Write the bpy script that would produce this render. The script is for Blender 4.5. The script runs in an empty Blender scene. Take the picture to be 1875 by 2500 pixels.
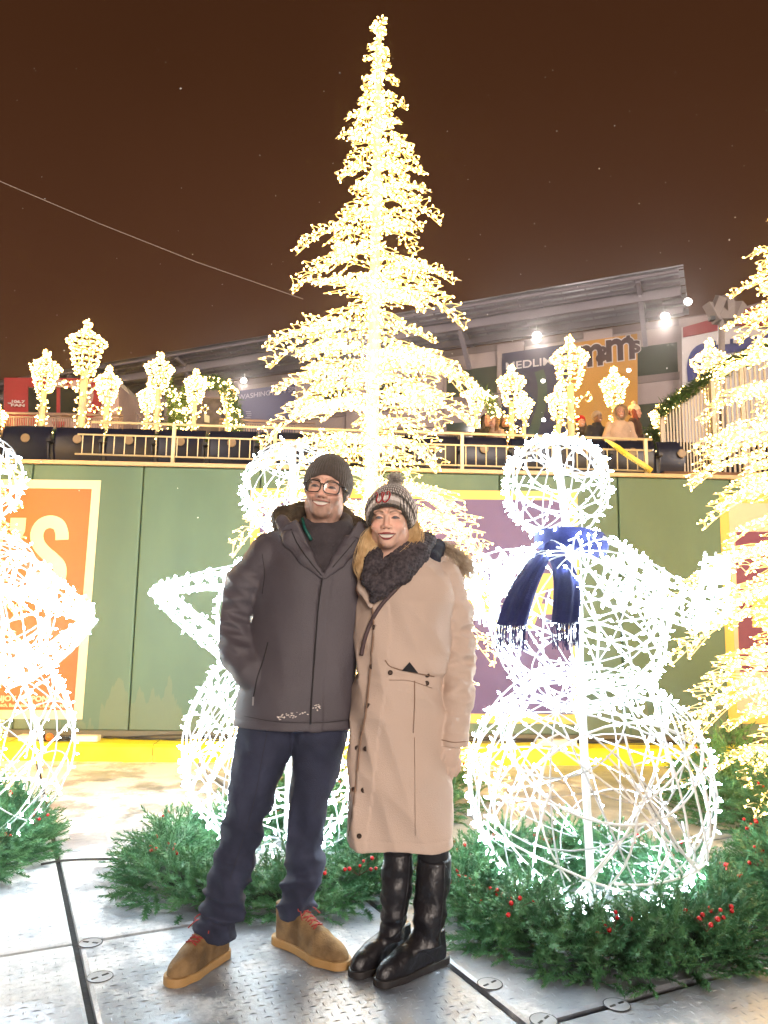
import bpy, math, random
import numpy as np
from mathutils import Vector, Matrix, Quaternion
R_ = math.radians
random.seed(11); rng = np.random.default_rng(11)
scene = bpy.context.scene
col = scene.collection

# ------------------------------------------------------------------ camera
CAM_H, PITCH, ROLL, FPX = 1.235, 7.9, 0.88, 1850.0
cd = bpy.data.cameras.new('camera'); cam = bpy.data.objects.new('camera', cd); col.objects.link(cam)
cd.sensor_fit = 'VERTICAL'; cd.sensor_height = 36.0; cd.lens = 36.0 * FPX / 2500.0
cd.clip_start = 0.05; cd.clip_end = 2000
CM = Matrix.Rotation(R_(90 + PITCH), 4, 'X') @ Matrix.Rotation(R_(ROLL), 4, 'Z')
CM.translation = (0, 0, CAM_H); cam.matrix_world = CM
scene.camera = cam
C3 = CM.to_3x3(); CO = Vector((0, 0, CAM_H))
def ray(x, y): return C3 @ Vector(((x - 937.5) / FPX, -(y - 1250.0) / FPX, -1))
def at(x, y, Y): d = ray(x, y); return CO + d * (Y / d.y)           # point of the photo's pixel (1875 x 2500) at depth Y
def gnd(x, y, z=0.0): d = ray(x, y); return CO + d * ((z - CAM_H) / d.z)
def hit(x, y, p, n): d = ray(x, y); return CO + d * ((p - CO).dot(n) / d.dot(n))

# ------------------------------------------------------------------ world, sun, exposure
scene.render.engine = 'CYCLES'
scene.cycles.use_denoising = True
scene.cycles.use_light_tree = True
scene.cycles.max_bounces = 5; scene.cycles.diffuse_bounces = 3; scene.cycles.glossy_bounces = 3
scene.cycles.transparent_max_bounces = 12
scene.cycles.sample_clamp_indirect = 6.0
scene.view_settings.view_transform = 'Standard'; scene.view_settings.look = 'None'
scene.view_settings.exposure = 0.0; scene.view_settings.gamma = 1.0
scene.render.film_transparent = False
world = bpy.data.worlds.new('World'); scene.world = world; world.use_nodes = True
wt = world.node_tree; wt.nodes.clear()
wo = wt.nodes.new('ShaderNodeOutputWorld'); bg = wt.nodes.new('ShaderNodeBackground')
tc = wt.nodes.new('ShaderNodeTexCoord'); sx = wt.nodes.new('ShaderNodeSeparateXYZ')
rp = wt.nodes.new('ShaderNodeValToRGB'); nz = wt.nodes.new('ShaderNodeTexNoise'); mx = wt.nodes.new('ShaderNodeMixRGB')
wt.links.new(tc.outputs['Generated'], sx.inputs[0]); wt.links.new(sx.outputs['Z'], rp.inputs[0])
e = rp.color_ramp.elements                       # city-lit night cloud: brown, a little brighter and greyer low down
e[0].position = 0.0; e[0].color = (0.085, 0.034, 0.022, 1); e[1].position = 1.0; e[1].color = (0.028, 0.009, 0.003, 1)
k = rp.color_ramp.elements.new(0.33); k.color = (0.072, 0.026, 0.012, 1)
k = rp.color_ramp.elements.new(0.6); k.color = (0.047, 0.016, 0.006, 1)
nz.inputs['Scale'].default_value = 1.6; nz.inputs['Detail'].default_value = 3
wt.links.new(tc.outputs['Generated'], nz.inputs['Vector'])
mx.blend_type = 'MULTIPLY'; mx.inputs[0].default_value = 0.5
wt.links.new(rp.outputs[0], mx.inputs[1])
nr = wt.nodes.new('ShaderNodeMapRange'); nr.inputs['From Min'].default_value = .3; nr.inputs['From Max'].default_value = .7
nr.inputs['To Min'].default_value = .75; nr.inputs['To Max'].default_value = 1.3
wt.links.new(nz.outputs[0], nr.inputs[0]); wt.links.new(nr.outputs[0], mx.inputs[2])
wt.links.new(mx.outputs[0], bg.inputs[0]); bg.inputs[1].default_value = 1.18
wt.links.new(bg.outputs[0], wo.inputs[0])
SUN_EL, SUN_AZ, SUN_W = 13.0, 12.0, 2.9          # the park's floodlights behind the photographer: one broad lamp
sl = bpy.data.lights.new('floodlight_sun', 'SUN'); so = bpy.data.objects.new('floodlight_sun', sl); col.objects.link(so)
sl.energy = SUN_W; sl.angle = R_(22); sl.color = (1.0, 0.86, 0.76)
sd = Vector((math.sin(R_(SUN_AZ)) * math.cos(R_(SUN_EL)), -math.cos(R_(SUN_AZ)) * math.cos(R_(SUN_EL)), math.sin(R_(SUN_EL))))
so.rotation_euler = sd.to_track_quat('Z', 'Y').to_euler()
so.location = (2, -6, 8)

# ------------------------------------------------------------------ materials
MATS = {}
def mat(name, c=(.5, .5, .5), rough=.6, metal=0., emit=None, es=0., var=0., vscale=8., bump=0., bscale=40., c2=None, attr=None, spec=None, stretch=None, trans=0., alpha=None, sheen=0., coat=0.):
    if name in MATS: return MATS[name]
    m = bpy.data.materials.new(name); m.use_nodes = True; nt = m.node_tree; b = nt.nodes['Principled BSDF']
    b.inputs['Base Color'].default_value = (*c, 1); b.inputs['Roughness'].default_value = rough; b.inputs['Metallic'].default_value = metal
    if spec is not None: b.inputs['Specular IOR Level'].default_value = spec
    if sheen: b.inputs['Sheen Weight'].default_value = sheen
    if coat: b.inputs['Coat Weight'].default_value = coat
    if trans: b.inputs['Transmission Weight'].default_value = trans
    if emit: b.inputs['Emission Color'].default_value = (*emit, 1); b.inputs['Emission Strength'].default_value = es
    t = nt.nodes.new('ShaderNodeTexCoord'); vec = t.outputs['Object']
    if stretch:
        mp = nt.nodes.new('ShaderNodeMapping'); mp.inputs['Scale'].default_value = stretch
        nt.links.new(vec, mp.inputs[0]); vec = mp.outputs[0]
    src = None
    if attr:
        a = nt.nodes.new('ShaderNodeAttribute'); a.attribute_name = attr; src = a.outputs['Color']
        nt.links.new(src, b.inputs['Base Color'])
    if var or c2:
        n = nt.nodes.new('ShaderNodeTexNoise'); n.inputs['Scale'].default_value = vscale; n.inputs['Detail'].default_value = 5
        nt.links.new(vec, n.inputs['Vector'])
        mr = nt.nodes.new('ShaderNodeMapRange'); mr.inputs['From Min'].default_value = .35; mr.inputs['From Max'].default_value = .65
        nt.links.new(n.outputs[0], mr.inputs[0])
        mi = nt.nodes.new('ShaderNodeMixRGB'); nt.links.new(mr.outputs[0], mi.inputs[0])
        if src is not None:
            mi.blend_type = 'MULTIPLY'; mr.inputs['To Max'].default_value = var
            nt.links.new(src, mi.inputs[1]); mi.inputs[2].default_value = (.35, .35, .35, 1)
        else:
            mi.inputs[1].default_value = (*[v * (1 - var) for v in c], 1); mi.inputs[2].default_value = (*(c2 or [min(1, v * (1 + var)) for v in c]), 1)
        nt.links.new(mi.outputs[0], b.inputs['Base Color'])
    if bump:
        n = nt.nodes.new('ShaderNodeTexNoise'); n.inputs['Scale'].default_value = bscale; n.inputs['Detail'].default_value = 4
        nt.links.new(vec, n.inputs['Vector'])
        bp = nt.nodes.new('ShaderNodeBump'); bp.inputs['Strength'].default_value = bump; bp.inputs['Distance'].default_value = .01
        nt.links.new(n.outputs[0], bp.inputs['Height']); nt.links.new(bp.outputs[0], b.inputs['Normal'])
    MATS[name] = m; return m

# ------------------------------------------------------------------ mesh builder
class MB:
    def __init__(s): s.v = []; s.f = []; s.m = []; s.mi = 0; s.n = 0
    def add(s, vs, fs):
        b = s.n; s.v.extend([tuple(q) for q in vs]); s.n += len(vs)
        s.f.extend([tuple(i + b for i in f) for f in fs]); s.m.extend([s.mi] * len(fs)); return s
    def box(s, c, size, rz=0., rx=0., ry=0., M=None, tap=None):
        hx, hy, hz = size[0] / 2, size[1] / 2, size[2] / 2
        vs = [Vector((x, y, z)) for z in (-hz, hz) for y in (-hy, hy) for x in (-hx, hx)]
        if tap: vs = [Vector((v.x * (tap if v.z > 0 else 1), v.y * (tap if v.z > 0 else 1), v.z)) for v in vs]
        if M is None: M = Matrix.Rotation(rz, 3, 'Z') @ Matrix.Rotation(ry, 3, 'Y') @ Matrix.Rotation(rx, 3, 'X')
        vs = [M @ v + Vector(c) for v in vs]
        return s.add(vs, [(0, 2, 3, 1), (4, 5, 7, 6), (0, 1, 5, 4), (2, 6, 7, 3), (0, 4, 6, 2), (1, 3, 7, 5)])
    def bar(s, a, b, w, h=None, up=(0, 0, 1)):
        a = Vector(a); b = Vector(b); d = (b - a); L = d.length; d.normalize(); h = h or w
        x = d.cross(Vector(up)); x = x.normalized() if x.length > 1e-5 else Vector((1, 0, 0)); y = x.cross(d)
        M = Matrix((x, d, y)).transposed()
        return s.box((a + b) / 2, (w, L, h), M=M)
    def tube(s, pts, r, n=6, cap=True, closed=False):
        pts = [Vector(p) for p in pts]; N = len(pts)
        rs = r if hasattr(r, '__len__') else [r] * N
        up = None; vs = []
        for i, p in enumerate(pts):
            if closed: t = pts[(i + 1) % N] - pts[i - 1]
            else: t = pts[min(i + 1, N - 1)] - pts[max(i - 1, 0)]
            if t.length < 1e-9: t = Vector((0, 0, 1))
            t.normalize()
            if up is None: up = t.orthogonal().normalized()
            up = (up - t * up.dot(t)); up = up.normalized() if up.length > 1e-6 else t.orthogonal().normalized()
            w = t.cross(up)
            for k in range(n):
                a = 2 * math.pi * k / n
                vs.append(p + (up * math.cos(a) + w * math.sin(a)) * rs[i])
        fs = []
        for i in range(N if closed else N - 1):
            j = (i + 1) % N
            for k in range(n): fs.append((i * n + k, i * n + (k + 1) % n, j * n + (k + 1) % n, j * n + k))
        if cap and not closed: fs.append(tuple(range(n - 1, -1, -1))); fs.append(tuple((N - 1) * n + k for k in range(n)))
        return s.add(vs, fs)
    def octa(s, c, r, axis=None, L=None):
        c = Vector(c)
        if axis is None: ax, u, w = Vector((0, 0, r)), Vector((r, 0, 0)), Vector((0, r, 0))
        else:
            a = Vector(axis).normalized(); u = a.orthogonal().normalized(); w = a.cross(u) * r; u = u * r; ax = a * (L or r)
        return s.add([c + ax, c - ax, c + u, c - u, c + w, c - w], [(0, 2, 4), (0, 4, 3), (0, 3, 5), (0, 5, 2), (1, 4, 2), (1, 3, 4), (1, 5, 3), (1, 2, 5)])
    def ball(s, c, r, n=10, m=6, sc=(1, 1, 1), M=None):
        vs = []; c = Vector(c)
        for j in range(m + 1):
            th = math.pi * j / m
            for i in range(n):
                a = 2 * math.pi * i / n
                q = Vector((math.sin(th) * math.cos(a) * r * sc[0], math.sin(th) * math.sin(a) * r * sc[1], math.cos(th) * r * sc[2]))
                vs.append((M @ q if M is not None else q) + c)
        fs = [(j * n + i, (j + 1) * n + i, (j + 1) * n + (i + 1) % n, j * n + (i + 1) % n) for j in range(m) for i in range(n)]
        return s.add(vs, fs)
    def lathe(s, c, prof, n=16, M=None):
        c = Vector(c); vs = []
        for (r, z) in prof:
            for i in range(n):
                a = 2 * math.pi * i / n; q = Vector((r * math.cos(a), r * math.sin(a), z)); vs.append((M @ q if M is not None else q) + c)
        fs = [(j * n + i, j * n + (i + 1) % n, (j + 1) * n + (i + 1) % n, (j + 1) * n + i) for j in range(len(prof) - 1) for i in range(n)]
        return s.add(vs, fs)
    def prism(s, pts, d):                       # polygon (3D points) pushed along vector d
        pts = [Vector(p) for p in pts]; d = Vector(d); n = len(pts)
        fs = [tuple(range(n)), tuple(range(2 * n - 1, n - 1, -1))] + [(i, i + n, (i + 1) % n + n, (i + 1) % n) for i in range(n)]
        return s.add(pts + [p + d for p in pts], fs)
    def build(s, name, m, parent=None, smooth=False, loc=None):
        me = bpy.data.meshes.new(name); vs = s.v
        if loc is not None: L = Vector(loc); vs = [(v[0] - L.x, v[1] - L.y, v[2] - L.z) for v in vs]
        me.from_pydata(vs, [], s.f); ms = m if isinstance(m, (list, tuple)) else [m]
        for q in ms: me.materials.append(q)
        if len(ms) > 1: me.polygons.foreach_set('material_index', s.m)
        if smooth: me.polygons.foreach_set('use_smooth', [True] * len(me.polygons))
        me.update(); o = bpy.data.objects.new(name, me); col.objects.link(o)
        if loc is not None: o.location = loc
        if parent is not None: o.parent = parent
        if name in ('string_lights', 'fairy_lights'): o['kind'] = 'stuff'
        return o
def tag(o, label=None, cat=None, group=None, kind=None):
    if label: o['label'] = label
    if cat: o['category'] = cat
    if group: o['group'] = group
    if kind: o['kind'] = kind
    return o
def empty(name, loc=(0, 0, 0), label=None, cat=None, group=None, rz=0.):
    o = bpy.data.objects.new(name, None); col.objects.link(o); o.location = loc; o.rotation_euler.z = rz; o.empty_display_size = .1
    return tag(o, label, cat, group)
def keep(o, root):                               # parent o (built in world coordinates) under root
    o.parent = root
    M = Matrix.LocRotScale(root.location, root.rotation_euler, root.scale); o.matrix_parent_inverse = M.inverted(); return o
def copy_tree(o, parent=None):
    c = o.copy(); col.objects.link(c)
    if parent is not None: c.parent = parent
    for ch in [q for q in bpy.data.objects if q.parent == o]: copy_tree(ch, c)
    return c
def text(name, s, P, ux, uz, size, m, parent, bold=0., sx=1., depth=.004, align='LEFT'):
    cu = bpy.data.curves.new(name, 'FONT'); cu.body = s; cu.size = size; cu.extrude = depth; cu.offset = bold; cu.align_x = align
    o = bpy.data.objects.new(name, cu); col.objects.link(o)
    dg = bpy.context.evaluated_depsgraph_get(); me = bpy.data.meshes.new_from_object(o.evaluated_get(dg)); bpy.data.objects.remove(o)
    me.name = name; me.materials.clear(); me.materials.append(m)
    o = bpy.data.objects.new(name, me); col.objects.link(o)
    ux = Vector(ux).normalized(); uz = Vector(uz).normalized(); n = ux.cross(uz)
    M = Matrix((ux * sx, uz, n)).transposed().to_4x4(); M.translation = Vector(P); me.transform(M)
    if parent is not None: keep(o, parent)
    return o
def ribbon(path, w, n, d=.004):                   # flat stroke of width w along a 3D path, facing n
    n = Vector(n); N = len(path); L = []; Rr = []
    path = [Vector(p) for p in path]
    for i, p in enumerate(path):
        t = (path[min(i + 1, N - 1)] - path[max(i - 1, 0)]).normalized(); s = t.cross(n).normalized()
        L.append(p + s * w / 2); Rr.append(p - s * w / 2)
    mb = MB(); vs = L + Rr; off = n * d
    vs2 = [v + off for v in vs]; b = 2 * N
    fs = [(i, i + 1, N + i + 1, N + i) for i in range(N - 1)] + [(b + i, b + N + i, b + N + i + 1, b + i + 1) for i in range(N - 1)]
    fs += [(i, b + i, b + i + 1, i + 1) for i in range(N - 1)] + [(N + i, N + i + 1, b + N + i + 1, b + N + i) for i in range(N - 1)]
    fs += [(0, N, b + N, b), (N - 1, b + N - 1, b + 2 * N - 1, 2 * N - 1)]
    mb.add(vs + vs2, fs); return mb
def smooth_path(pts, n=6):                        # Catmull-Rom
    P = [Vector(p) for p in pts]; P = [P[0] * 2 - P[1]] + P + [P[-1] * 2 - P[-2]]; out = []
    for i in range(1, len(P) - 2):
        for k in range(n):
            t = k / n; a, b, c, d = P[i - 1], P[i], P[i + 1], P[i + 2]
            out.append(.5 * ((2 * b) + (c - a) * t + (2 * a - 5 * b + 4 * c - d) * t * t + (3 * b - a - 3 * c + d) * t ** 3))
    out.append(P[-2]); return out

WARM = (1.0, .60, .17); COOL = (.72, .90, 1.0)
m_warm = mat('warm_bulb', (.9, .8, .6), emit=WARM, es=31)
m_cool = mat('cool_bulb', (.9, .95, 1), emit=COOL, es=82)
m_wire_w = mat('white_cable', (.85, .85, .83), .5, bump=.2, bscale=120)
m_wire_g = mat('champagne_cable', (.80, .72, .50), .5, bump=.2, bscale=120)
# ================================================================== THE SETTING
# ground sheet (dark under the cover plates), the plates themselves, warning track
m_base = mat('dark_joint_rubber', (.012, .012, .013), .8, bump=.3, bscale=60)
g = MB(); g.add([(-60, -40, 0), (60, -40, 0), (60, 75, 0), (-60, 75, 0)], [(0, 1, 2, 3)]); g.build('ground', m_base)['kind'] = 'structure'
m_plate = mat('worn_cover_plate', (.22, .24, .275), .42, metal=.15, c2=(.37, .39, .43), vscale=5.5, bump=.35, bscale=30)
nt = m_plate.node_tree; b = nt.nodes['Principled BSDF']                 # trodden snow and slush in patches with shapes of their own
n1 = nt.nodes.new('ShaderNodeTexNoise'); n1.inputs['Scale'].default_value = 2.2; n1.inputs['Detail'].default_value = 9; n1.inputs['Roughness'].default_value = .72
cr = nt.nodes.new('ShaderNodeMapRange'); cr.inputs['From Min'].default_value = .47; cr.inputs['From Max'].default_value = .56
tcn = nt.nodes.new('ShaderNodeTexCoord'); nt.links.new(tcn.outputs['Object'], n1.inputs['Vector'])
spx = nt.nodes.new('ShaderNodeSeparateXYZ'); nt.links.new(tcn.outputs['Object'], spx.inputs[0]); mbx = nt.nodes.new('ShaderNodeMapRange')   # more trodden snow towards the left
mbx.inputs['From Min'].default_value = -1.6; mbx.inputs['From Max'].default_value = .2; mbx.inputs['To Min'].default_value = .04; mbx.inputs['To Max'].default_value = -.09
nt.links.new(spx.outputs['X'], mbx.inputs[0]); adx = nt.nodes.new('ShaderNodeMath'); adx.operation = 'ADD'; nt.links.new(n1.outputs[0], adx.inputs[0]); nt.links.new(mbx.outputs[0], adx.inputs[1]); nt.links.new(adx.outputs[0], cr.inputs[0])
mi = nt.nodes.new('ShaderNodeMixRGB'); old = b.inputs['Base Color'].links[0].from_socket
nt.links.new(cr.outputs[0], mi.inputs[0]); nt.links.new(old, mi.inputs[1]); mi.inputs[2].default_value = (.66, .67, .68, 1); nt.links.new(mi.outputs[0], b.inputs['Base Color'])
mr2 = nt.nodes.new('ShaderNodeMapRange'); mr2.inputs['To Min'].default_value = .36; mr2.inputs['To Max'].default_value = .8
nt.links.new(cr.outputs[0], mr2.inputs[0]); nt.links.new(mr2.outputs[0], b.inputs['Roughness'])
ms2 = nt.nodes.new('ShaderNodeMapRange'); ms2.inputs['To Min'].default_value = .2; ms2.inputs['To Max'].default_value = 0
nt.links.new(cr.outputs[0], ms2.inputs[0]); nt.links.new(ms2.outputs[0], b.inputs['Metallic'])
GU = Vector((.897, .442, 0)); GV = Vector((-.442, .897, 0)); GO = Vector((-1.111, 2.988, 0)); PT = 1.17
def wallY(x): return 6.76 + .037 * x
pl = MB(); gap = .013
for i in range(-5, 8):
    for j in range(-6, 6):
        O = GO + GU * (i * PT) + GV * (j * PT); c = O + (GU + GV) * PT / 2
        if c.y > 7.6 or c.y < -2.5 or abs(c.x) > 7: continue
        a0, a1 = gap, PT - gap; bv = .012; zt = .03 + random.uniform(-.0015, .0015)
        q = [O + GU * u + GV * v for u, v in ((a0, a0), (a1, a0), (a1, a1), (a0, a1))]
        t = [O + GU * u + GV * v + Vector((0, 0, zt)) for u, v in ((a0 + bv, a0 + bv), (a1 - bv, a0 + bv), (a1 - bv, a1 - bv), (a0 + bv, a1 - bv))]
        pl.add([v + Vector((0, 0, .004)) for v in q] + [v + Vector((0, 0, zt - .006)) for v in q] + t,
               [(8, 9, 10, 11)] + [(k, (k + 1) % 4, (k + 1) % 4 + 4, k + 4) for k in range(4)] + [(k + 4, (k + 1) % 4 + 4, (k + 1) % 4 + 8, k + 8) for k in range(4)])
        if c.y < 4.6 and abs(c.x) < 3.2:                                   # raised lugs of the tread pattern
            s = .036; n = int((PT - .08) / s)
            for ii in range(n):
                for jj in range(n):
                    p = O + GU * (.05 + ii * s) + GV * (.05 + jj * s)
                    if p.y < 2.1 or p.y > 4.4: continue
                    ang = R_(20) if (ii + jj) % 2 else R_(110); d = Vector((math.cos(ang), math.sin(ang), 0)); w = Vector((-d.y, d.x, 0))
                    z0 = Vector((0, 0, zt + .0002)); hgt = Vector((0, 0, .0022 * random.uniform(.6, 1.1)))
                    pl.add([p + d * .014 + z0, p + w * .0035 + z0, p - d * .014 + z0, p - w * .0035 + z0, p + hgt + z0], [(0, 1, 4), (1, 2, 4), (2, 3, 4), (3, 0, 4)])
fl = pl.build('platform_floor', m_plate); fl['kind'] = 'structure'
PZ = .031
# round twist covers let into the plates
m_disc = mat('grey_plate_disc', (.30, .31, .33), .45, metal=.3, bump=.2); m_dark = mat('black_slot', (.01, .01, .012), .7)
DP = [(1196, 2402, 'round twist cover in the plate, right of the black boots'), (1506, 2453, 'round twist cover in front of the middle of the right wreath'),
      (1327, 2491, 'round twist cover at the joint corner, lowest of three at right'), (244, 2385, 'snow smeared round twist cover at lower left'), (221, 2302, 'small snow covered twist cover by the left joint crossing')]
dc0 = None
for x, y, lb in DP:
    p = gnd(x, y, PZ); p.z = PZ
    if dc0 is None:
        a = MB(); a.lathe((0, 0, 0), [(.040, 0), (.040, .0012), (.038, .0018), (0, .0018)], 20); dc0 = a.build('twist_cover', m_disc)
        b1 = MB(); b1.lathe((0, 0, .0), [(.043, 0), (.043, .0015), (.0402, .0015)], 20); b1.box((-.019, 0, .0022), (.022, .007, .002)); b1.box((.019, 0, .0022), (.022, .007, .002)); b1.build('slot', m_dark, dc0); d = dc0
    else: d = copy_tree(dc0)
    d.location = p; d.rotation_euler.z = random.uniform(-.2, .9); tag(d, lb, 'floor cover', 'twist covers in the floor plates')

# outfield wall: padded panels
WN = Vector((.037, -1, 0)).normalized(); WU = Vector((1, .037, 0)).normalized(); WP = Vector((0, 6.76, 0))
def W(x, y, out=0.): return hit(x, y, WP + WN * out, WN)
m_green = mat('green_wall_pad', (.048, .098, .072), .55, c2=(.066, .125, .090), vscale=1.7, bump=.12, bscale=14, stretch=(1, 1, .35))
nt = m_green.node_tree; b = nt.nodes['Principled BSDF']                 # scuffed lighter band near the foot with a ragged upper edge
tcn = nt.nodes.new('ShaderNodeTexCoord'); sp = nt.nodes.new('ShaderNodeSeparateXYZ'); nt.links.new(tcn.outputs['Object'], sp.inputs[0])
mp = nt.nodes.new('ShaderNodeMapping'); mp.inputs['Scale'].default_value = (1, 1, .12); nt.links.new(tcn.outputs['Object'], mp.inputs[0])
n1 = nt.nodes.new('ShaderNodeTexNoise'); n1.inputs['Scale'].default_value = 7; n1.inputs['Detail'].default_value = 6; nt.links.new(mp.outputs[0], n1.inputs['Vector'])
ma = nt.nodes.new('ShaderNodeMath'); ma.operation = 'MULTIPLY_ADD'; ma.inputs[1].default_value = 1.5; ma.inputs[2].default_value = -.28
nt.links.new(n1.outputs[0], ma.inputs[0]); lt = nt.nodes.new('ShaderNodeMath'); lt.operation = 'LESS_THAN'
nt.links.new(sp.outputs['Z'], lt.inputs[0]); nt.links.new(ma.outputs[0], lt.inputs[1])
ml = nt.nodes.new('ShaderNodeMath'); ml.operation = 'MULTIPLY'; ml.inputs[1].default_value = .55; nt.links.new(lt.outputs[0], ml.inputs[0])
mi = nt.nodes.new('ShaderNodeMixRGB'); old = b.inputs['Base Color'].links[0].from_socket
nt.links.new(ml.outputs[0], mi.inputs[0]); nt.links.new(old, mi.inputs[1]); mi.inputs[2].default_value = (.11, .14, .09, 1); nt.links.new(mi.outputs[0], b.inputs['Base Color'])
wall = empty('outfield_wall', (0, 6.8, 0), 'long green padded wall with vertical joints behind the snowmen', 'wall')
ZB, ZT = .235, 2.545
seams = [W(x, y).dot(WU) for x, y in ((-350, 1500), (-20, 1500), (262, 1450), (555, 1450), (862, 1450), (1154, 1450), (1449, 1450), (1730, 1450), (2020, 1450), (2310, 1450), (2600, 1450))]
def WL(u, z, out=0.): return WP + WU * u + WN * out + Vector((0, 0, z))
for i in range(len(seams) - 1):
    u0, u1 = seams[i] + .004, seams[i + 1] - .004; mbp = MB(); r = .02; N = 12; prof = [(u0, -.05), (u0, -.012), (u0 + .004, -.004), (u0 + .014, 0), (u1 - .014, 0), (u1 - .004, -.004), (u1, -.012), (u1, -.05)]
    vs = []
    for z, o in ((ZB, -.02), (ZB + .015, 0), (ZT - .015, 0), (ZT, -.02)):
        for u, q in prof: vs.append(WL(u, z, q + o if q > -.04 else q))
    n = len(prof); fs = [(j * n + k, j * n + k + 1, (j + 1) * n + k + 1, (j + 1) * n + k) for j in range(3) for k in range(n - 1)]
    mbp.add(vs, fs); keep(mbp.build('pad', m_green), wall)
m_wallback = mat('wall_core', (.03, .035, .03), .9, bump=.1); bk = MB(); U0, U1 = seams[0], seams[-1]
bk.prism([WL(U0, 0, -.052), WL(U1, 0, -.052), WL(U1, ZT - .004, -.052), WL(U0, ZT - .004, -.052)], -WN * .3); keep(bk.build('wall_core', m_wallback), wall)
m_trim = mat('tan_metal_cap', (.42, .30, .19), .45, bump=.1); cp = MB()
cp.prism([WL(U0, ZT + .001, .018), WL(U1, ZT + .001, .018), WL(U1, ZT + .034, .018), WL(U0, ZT + .034, .018)], -WN * .42); keep(cp.build('cap', m_trim), wall)
# yellow kick ledge along the foot of the wall
m_yel = mat('yellow_ledge_paint', (.72, .66, .015), .5, c2=(.80, .72, .03), vscale=3, bump=.15, bscale=25)
LZ = .165; lg = MB()
for k in range(9):
    u0 = U0 + (U1 - U0) * k / 9; u1 = U0 + (U1 - U0) * (k + 1) / 9 - .006
    lg.prism([WL(u0, .005, .25), WL(u1, .005, .25), WL(u1, LZ - .02, .25), WL(u1, LZ, .235), WL(u0, LZ, .235), WL(u0, LZ - .02, .25)][:4] + [WL(u0, LZ, .235)], (0, 0, 0)) if False else lg.add(
        [WL(u0, .005, .25), WL(u1, .005, .25), WL(u1, LZ - .02, .25), WL(u0, LZ - .02, .25), WL(u1, LZ, .232), WL(u0, LZ, .232), WL(u1, LZ + .01, -.045), WL(u0, LZ + .01, -.045)],
        [(0, 1, 2, 3), (3, 2, 4, 5), (5, 4, 6, 7)])
ledge = tag(lg.build('kick_ledge', m_yel), 'bright yellow ledge running along the foot of the green wall', 'ledge')
fb = MB(); fb.prism([WL(U0, LZ + .01, -.01), WL(U1, LZ + .01, -.01), WL(U1, ZB + .004, -.01), WL(U0, ZB + .004, -.01)], -WN * .04); keep(fb.build('wall_base', mat('grey_wall_base', (.12, .11, .08), .8, bump=.2)), wall)
# things lying on the ledge
m_blk = mat('black_rubber_cable', (.02, .018, .016), .55); m_wht = mat('white_foam_block', (.78, .74, .62), .7, bump=.1)
for (x0, x1, y, lb) in ((178, 242, 1803, 'white foam block on the ledge under the wall joint'), (50, 98, 1796, 'white foam block on the ledge by the left snowman'), (1312, 1405, 1810, 'long white foam block seen through the right snowman')):
    a = W(x0, y, .12); c = W(x1, y, .12); q = MB(); q.box(((a.x + c.x) / 2, (a.y + c.y) / 2, LZ + .03), (abs(c.x - a.x), .09, .045), rz=.037)
    tag(q.build('foam_block', m_wht), lb, 'block', 'foam blocks on the ledge')
cb = MB(); p0 = W(130, 1800, .12)
for k in range(7):
    pts = [(p0.x + .17 * math.cos(t * .7 + k) + random.uniform(-.02, .02), p0.y + .045 * math.sin(t * .7 + k * 1.3), LZ + .014 + .035 * abs(math.sin(t * .5 + k)) * (k % 3) * .5) for t in range(12)]
    cb.tube(smooth_path(pts, 3), .007, 5)
cbo = tag(cb.build('cable_bundle', m_blk, smooth=True), 'tangled black cable bundle with orange plug on the yellow ledge', 'cable bundle')
q = MB(); q.lathe((0, 0, 0), [(0, -.03), (.028, -.03), (.032, 0), (.02, .02), (.008, .035), (0, .036)], 12, M=Matrix.Rotation(R_(80), 3, 'X')); o = q.build('plug', mat('orange_plastic', (.8, .16, .02), .4), smooth=True); o.location = (p0.x - .01, p0.y - .06, LZ + .045); keep(o, cbo)
cb = MB()
for k in range(3): cb.tube(smooth_path([WL(u, LZ + .018 + .012 * math.sin(u * 5 + k * 2) + .01 * k, .03 + .03 * math.sin(u * 3 + k)) for u in np.arange(-2.35, 3.5, .3)], 3), .0065, 5)
tag(cb.build('power_cable', m_blk, smooth=True), 'thin black cables lying along the yellow ledge', 'cable')
pts = [gnd(x, y, PZ + .006) for x, y in ((100, 2110), (160, 2100), (240, 2097), (300, 2098), (372, 2107), (420, 2120))]
cb = MB(); cb.tube(smooth_path(pts, 5), .0055, 6); tag(cb.build('floor_cable', m_blk, smooth=True), 'thin dark cable between the left two wreaths on the floor', 'cable')

# wall posters (flat vinyl on the pads)
def poster_rect(mb, x0, y0, x1, y1, out, d=.004, pts=None):
    P = pts or [(x0, y1), (x1, y1), (x1, y0), (x0, y0)]; mb.prism([W(x, y, out) for x, y in P], WN * d)
m_cream = mat('cream_vinyl', (.62, .56, .38), .5); m_redv = mat('red_orange_vinyl', (.50, .085, .025), .5, var=.06, vscale=2); m_yelv = mat('yellow_vinyl', (.52, .38, .09), .5)
m_purp = mat('violet_vinyl', (.07, .042, .15), .5, var=.06, vscale=2); m_mar = mat('maroon_vinyl', (.12, .02, .06), .5); m_pink = mat('pale_pink_vinyl', (.66, .40, .31), .5)
ps = empty('wall_poster', W(100, 1500), 'red wall poster with cream border and big letter S', 'poster', 'posters on the outfield wall')
q = MB(); poster_rect(q, 0, 0, 0, 0, .003, pts=[(-400, 1752), (201, 1756), (247, 1173), (-400, 1166)]); keep(q.build('border', m_cream), ps)
q = MB(); poster_rect(q, 0, 0, 0, 0, .008, pts=[(-400, 1730), (180, 1734), (224, 1194), (-400, 1187)]); keep(q.build('panel', m_redv), ps)
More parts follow.
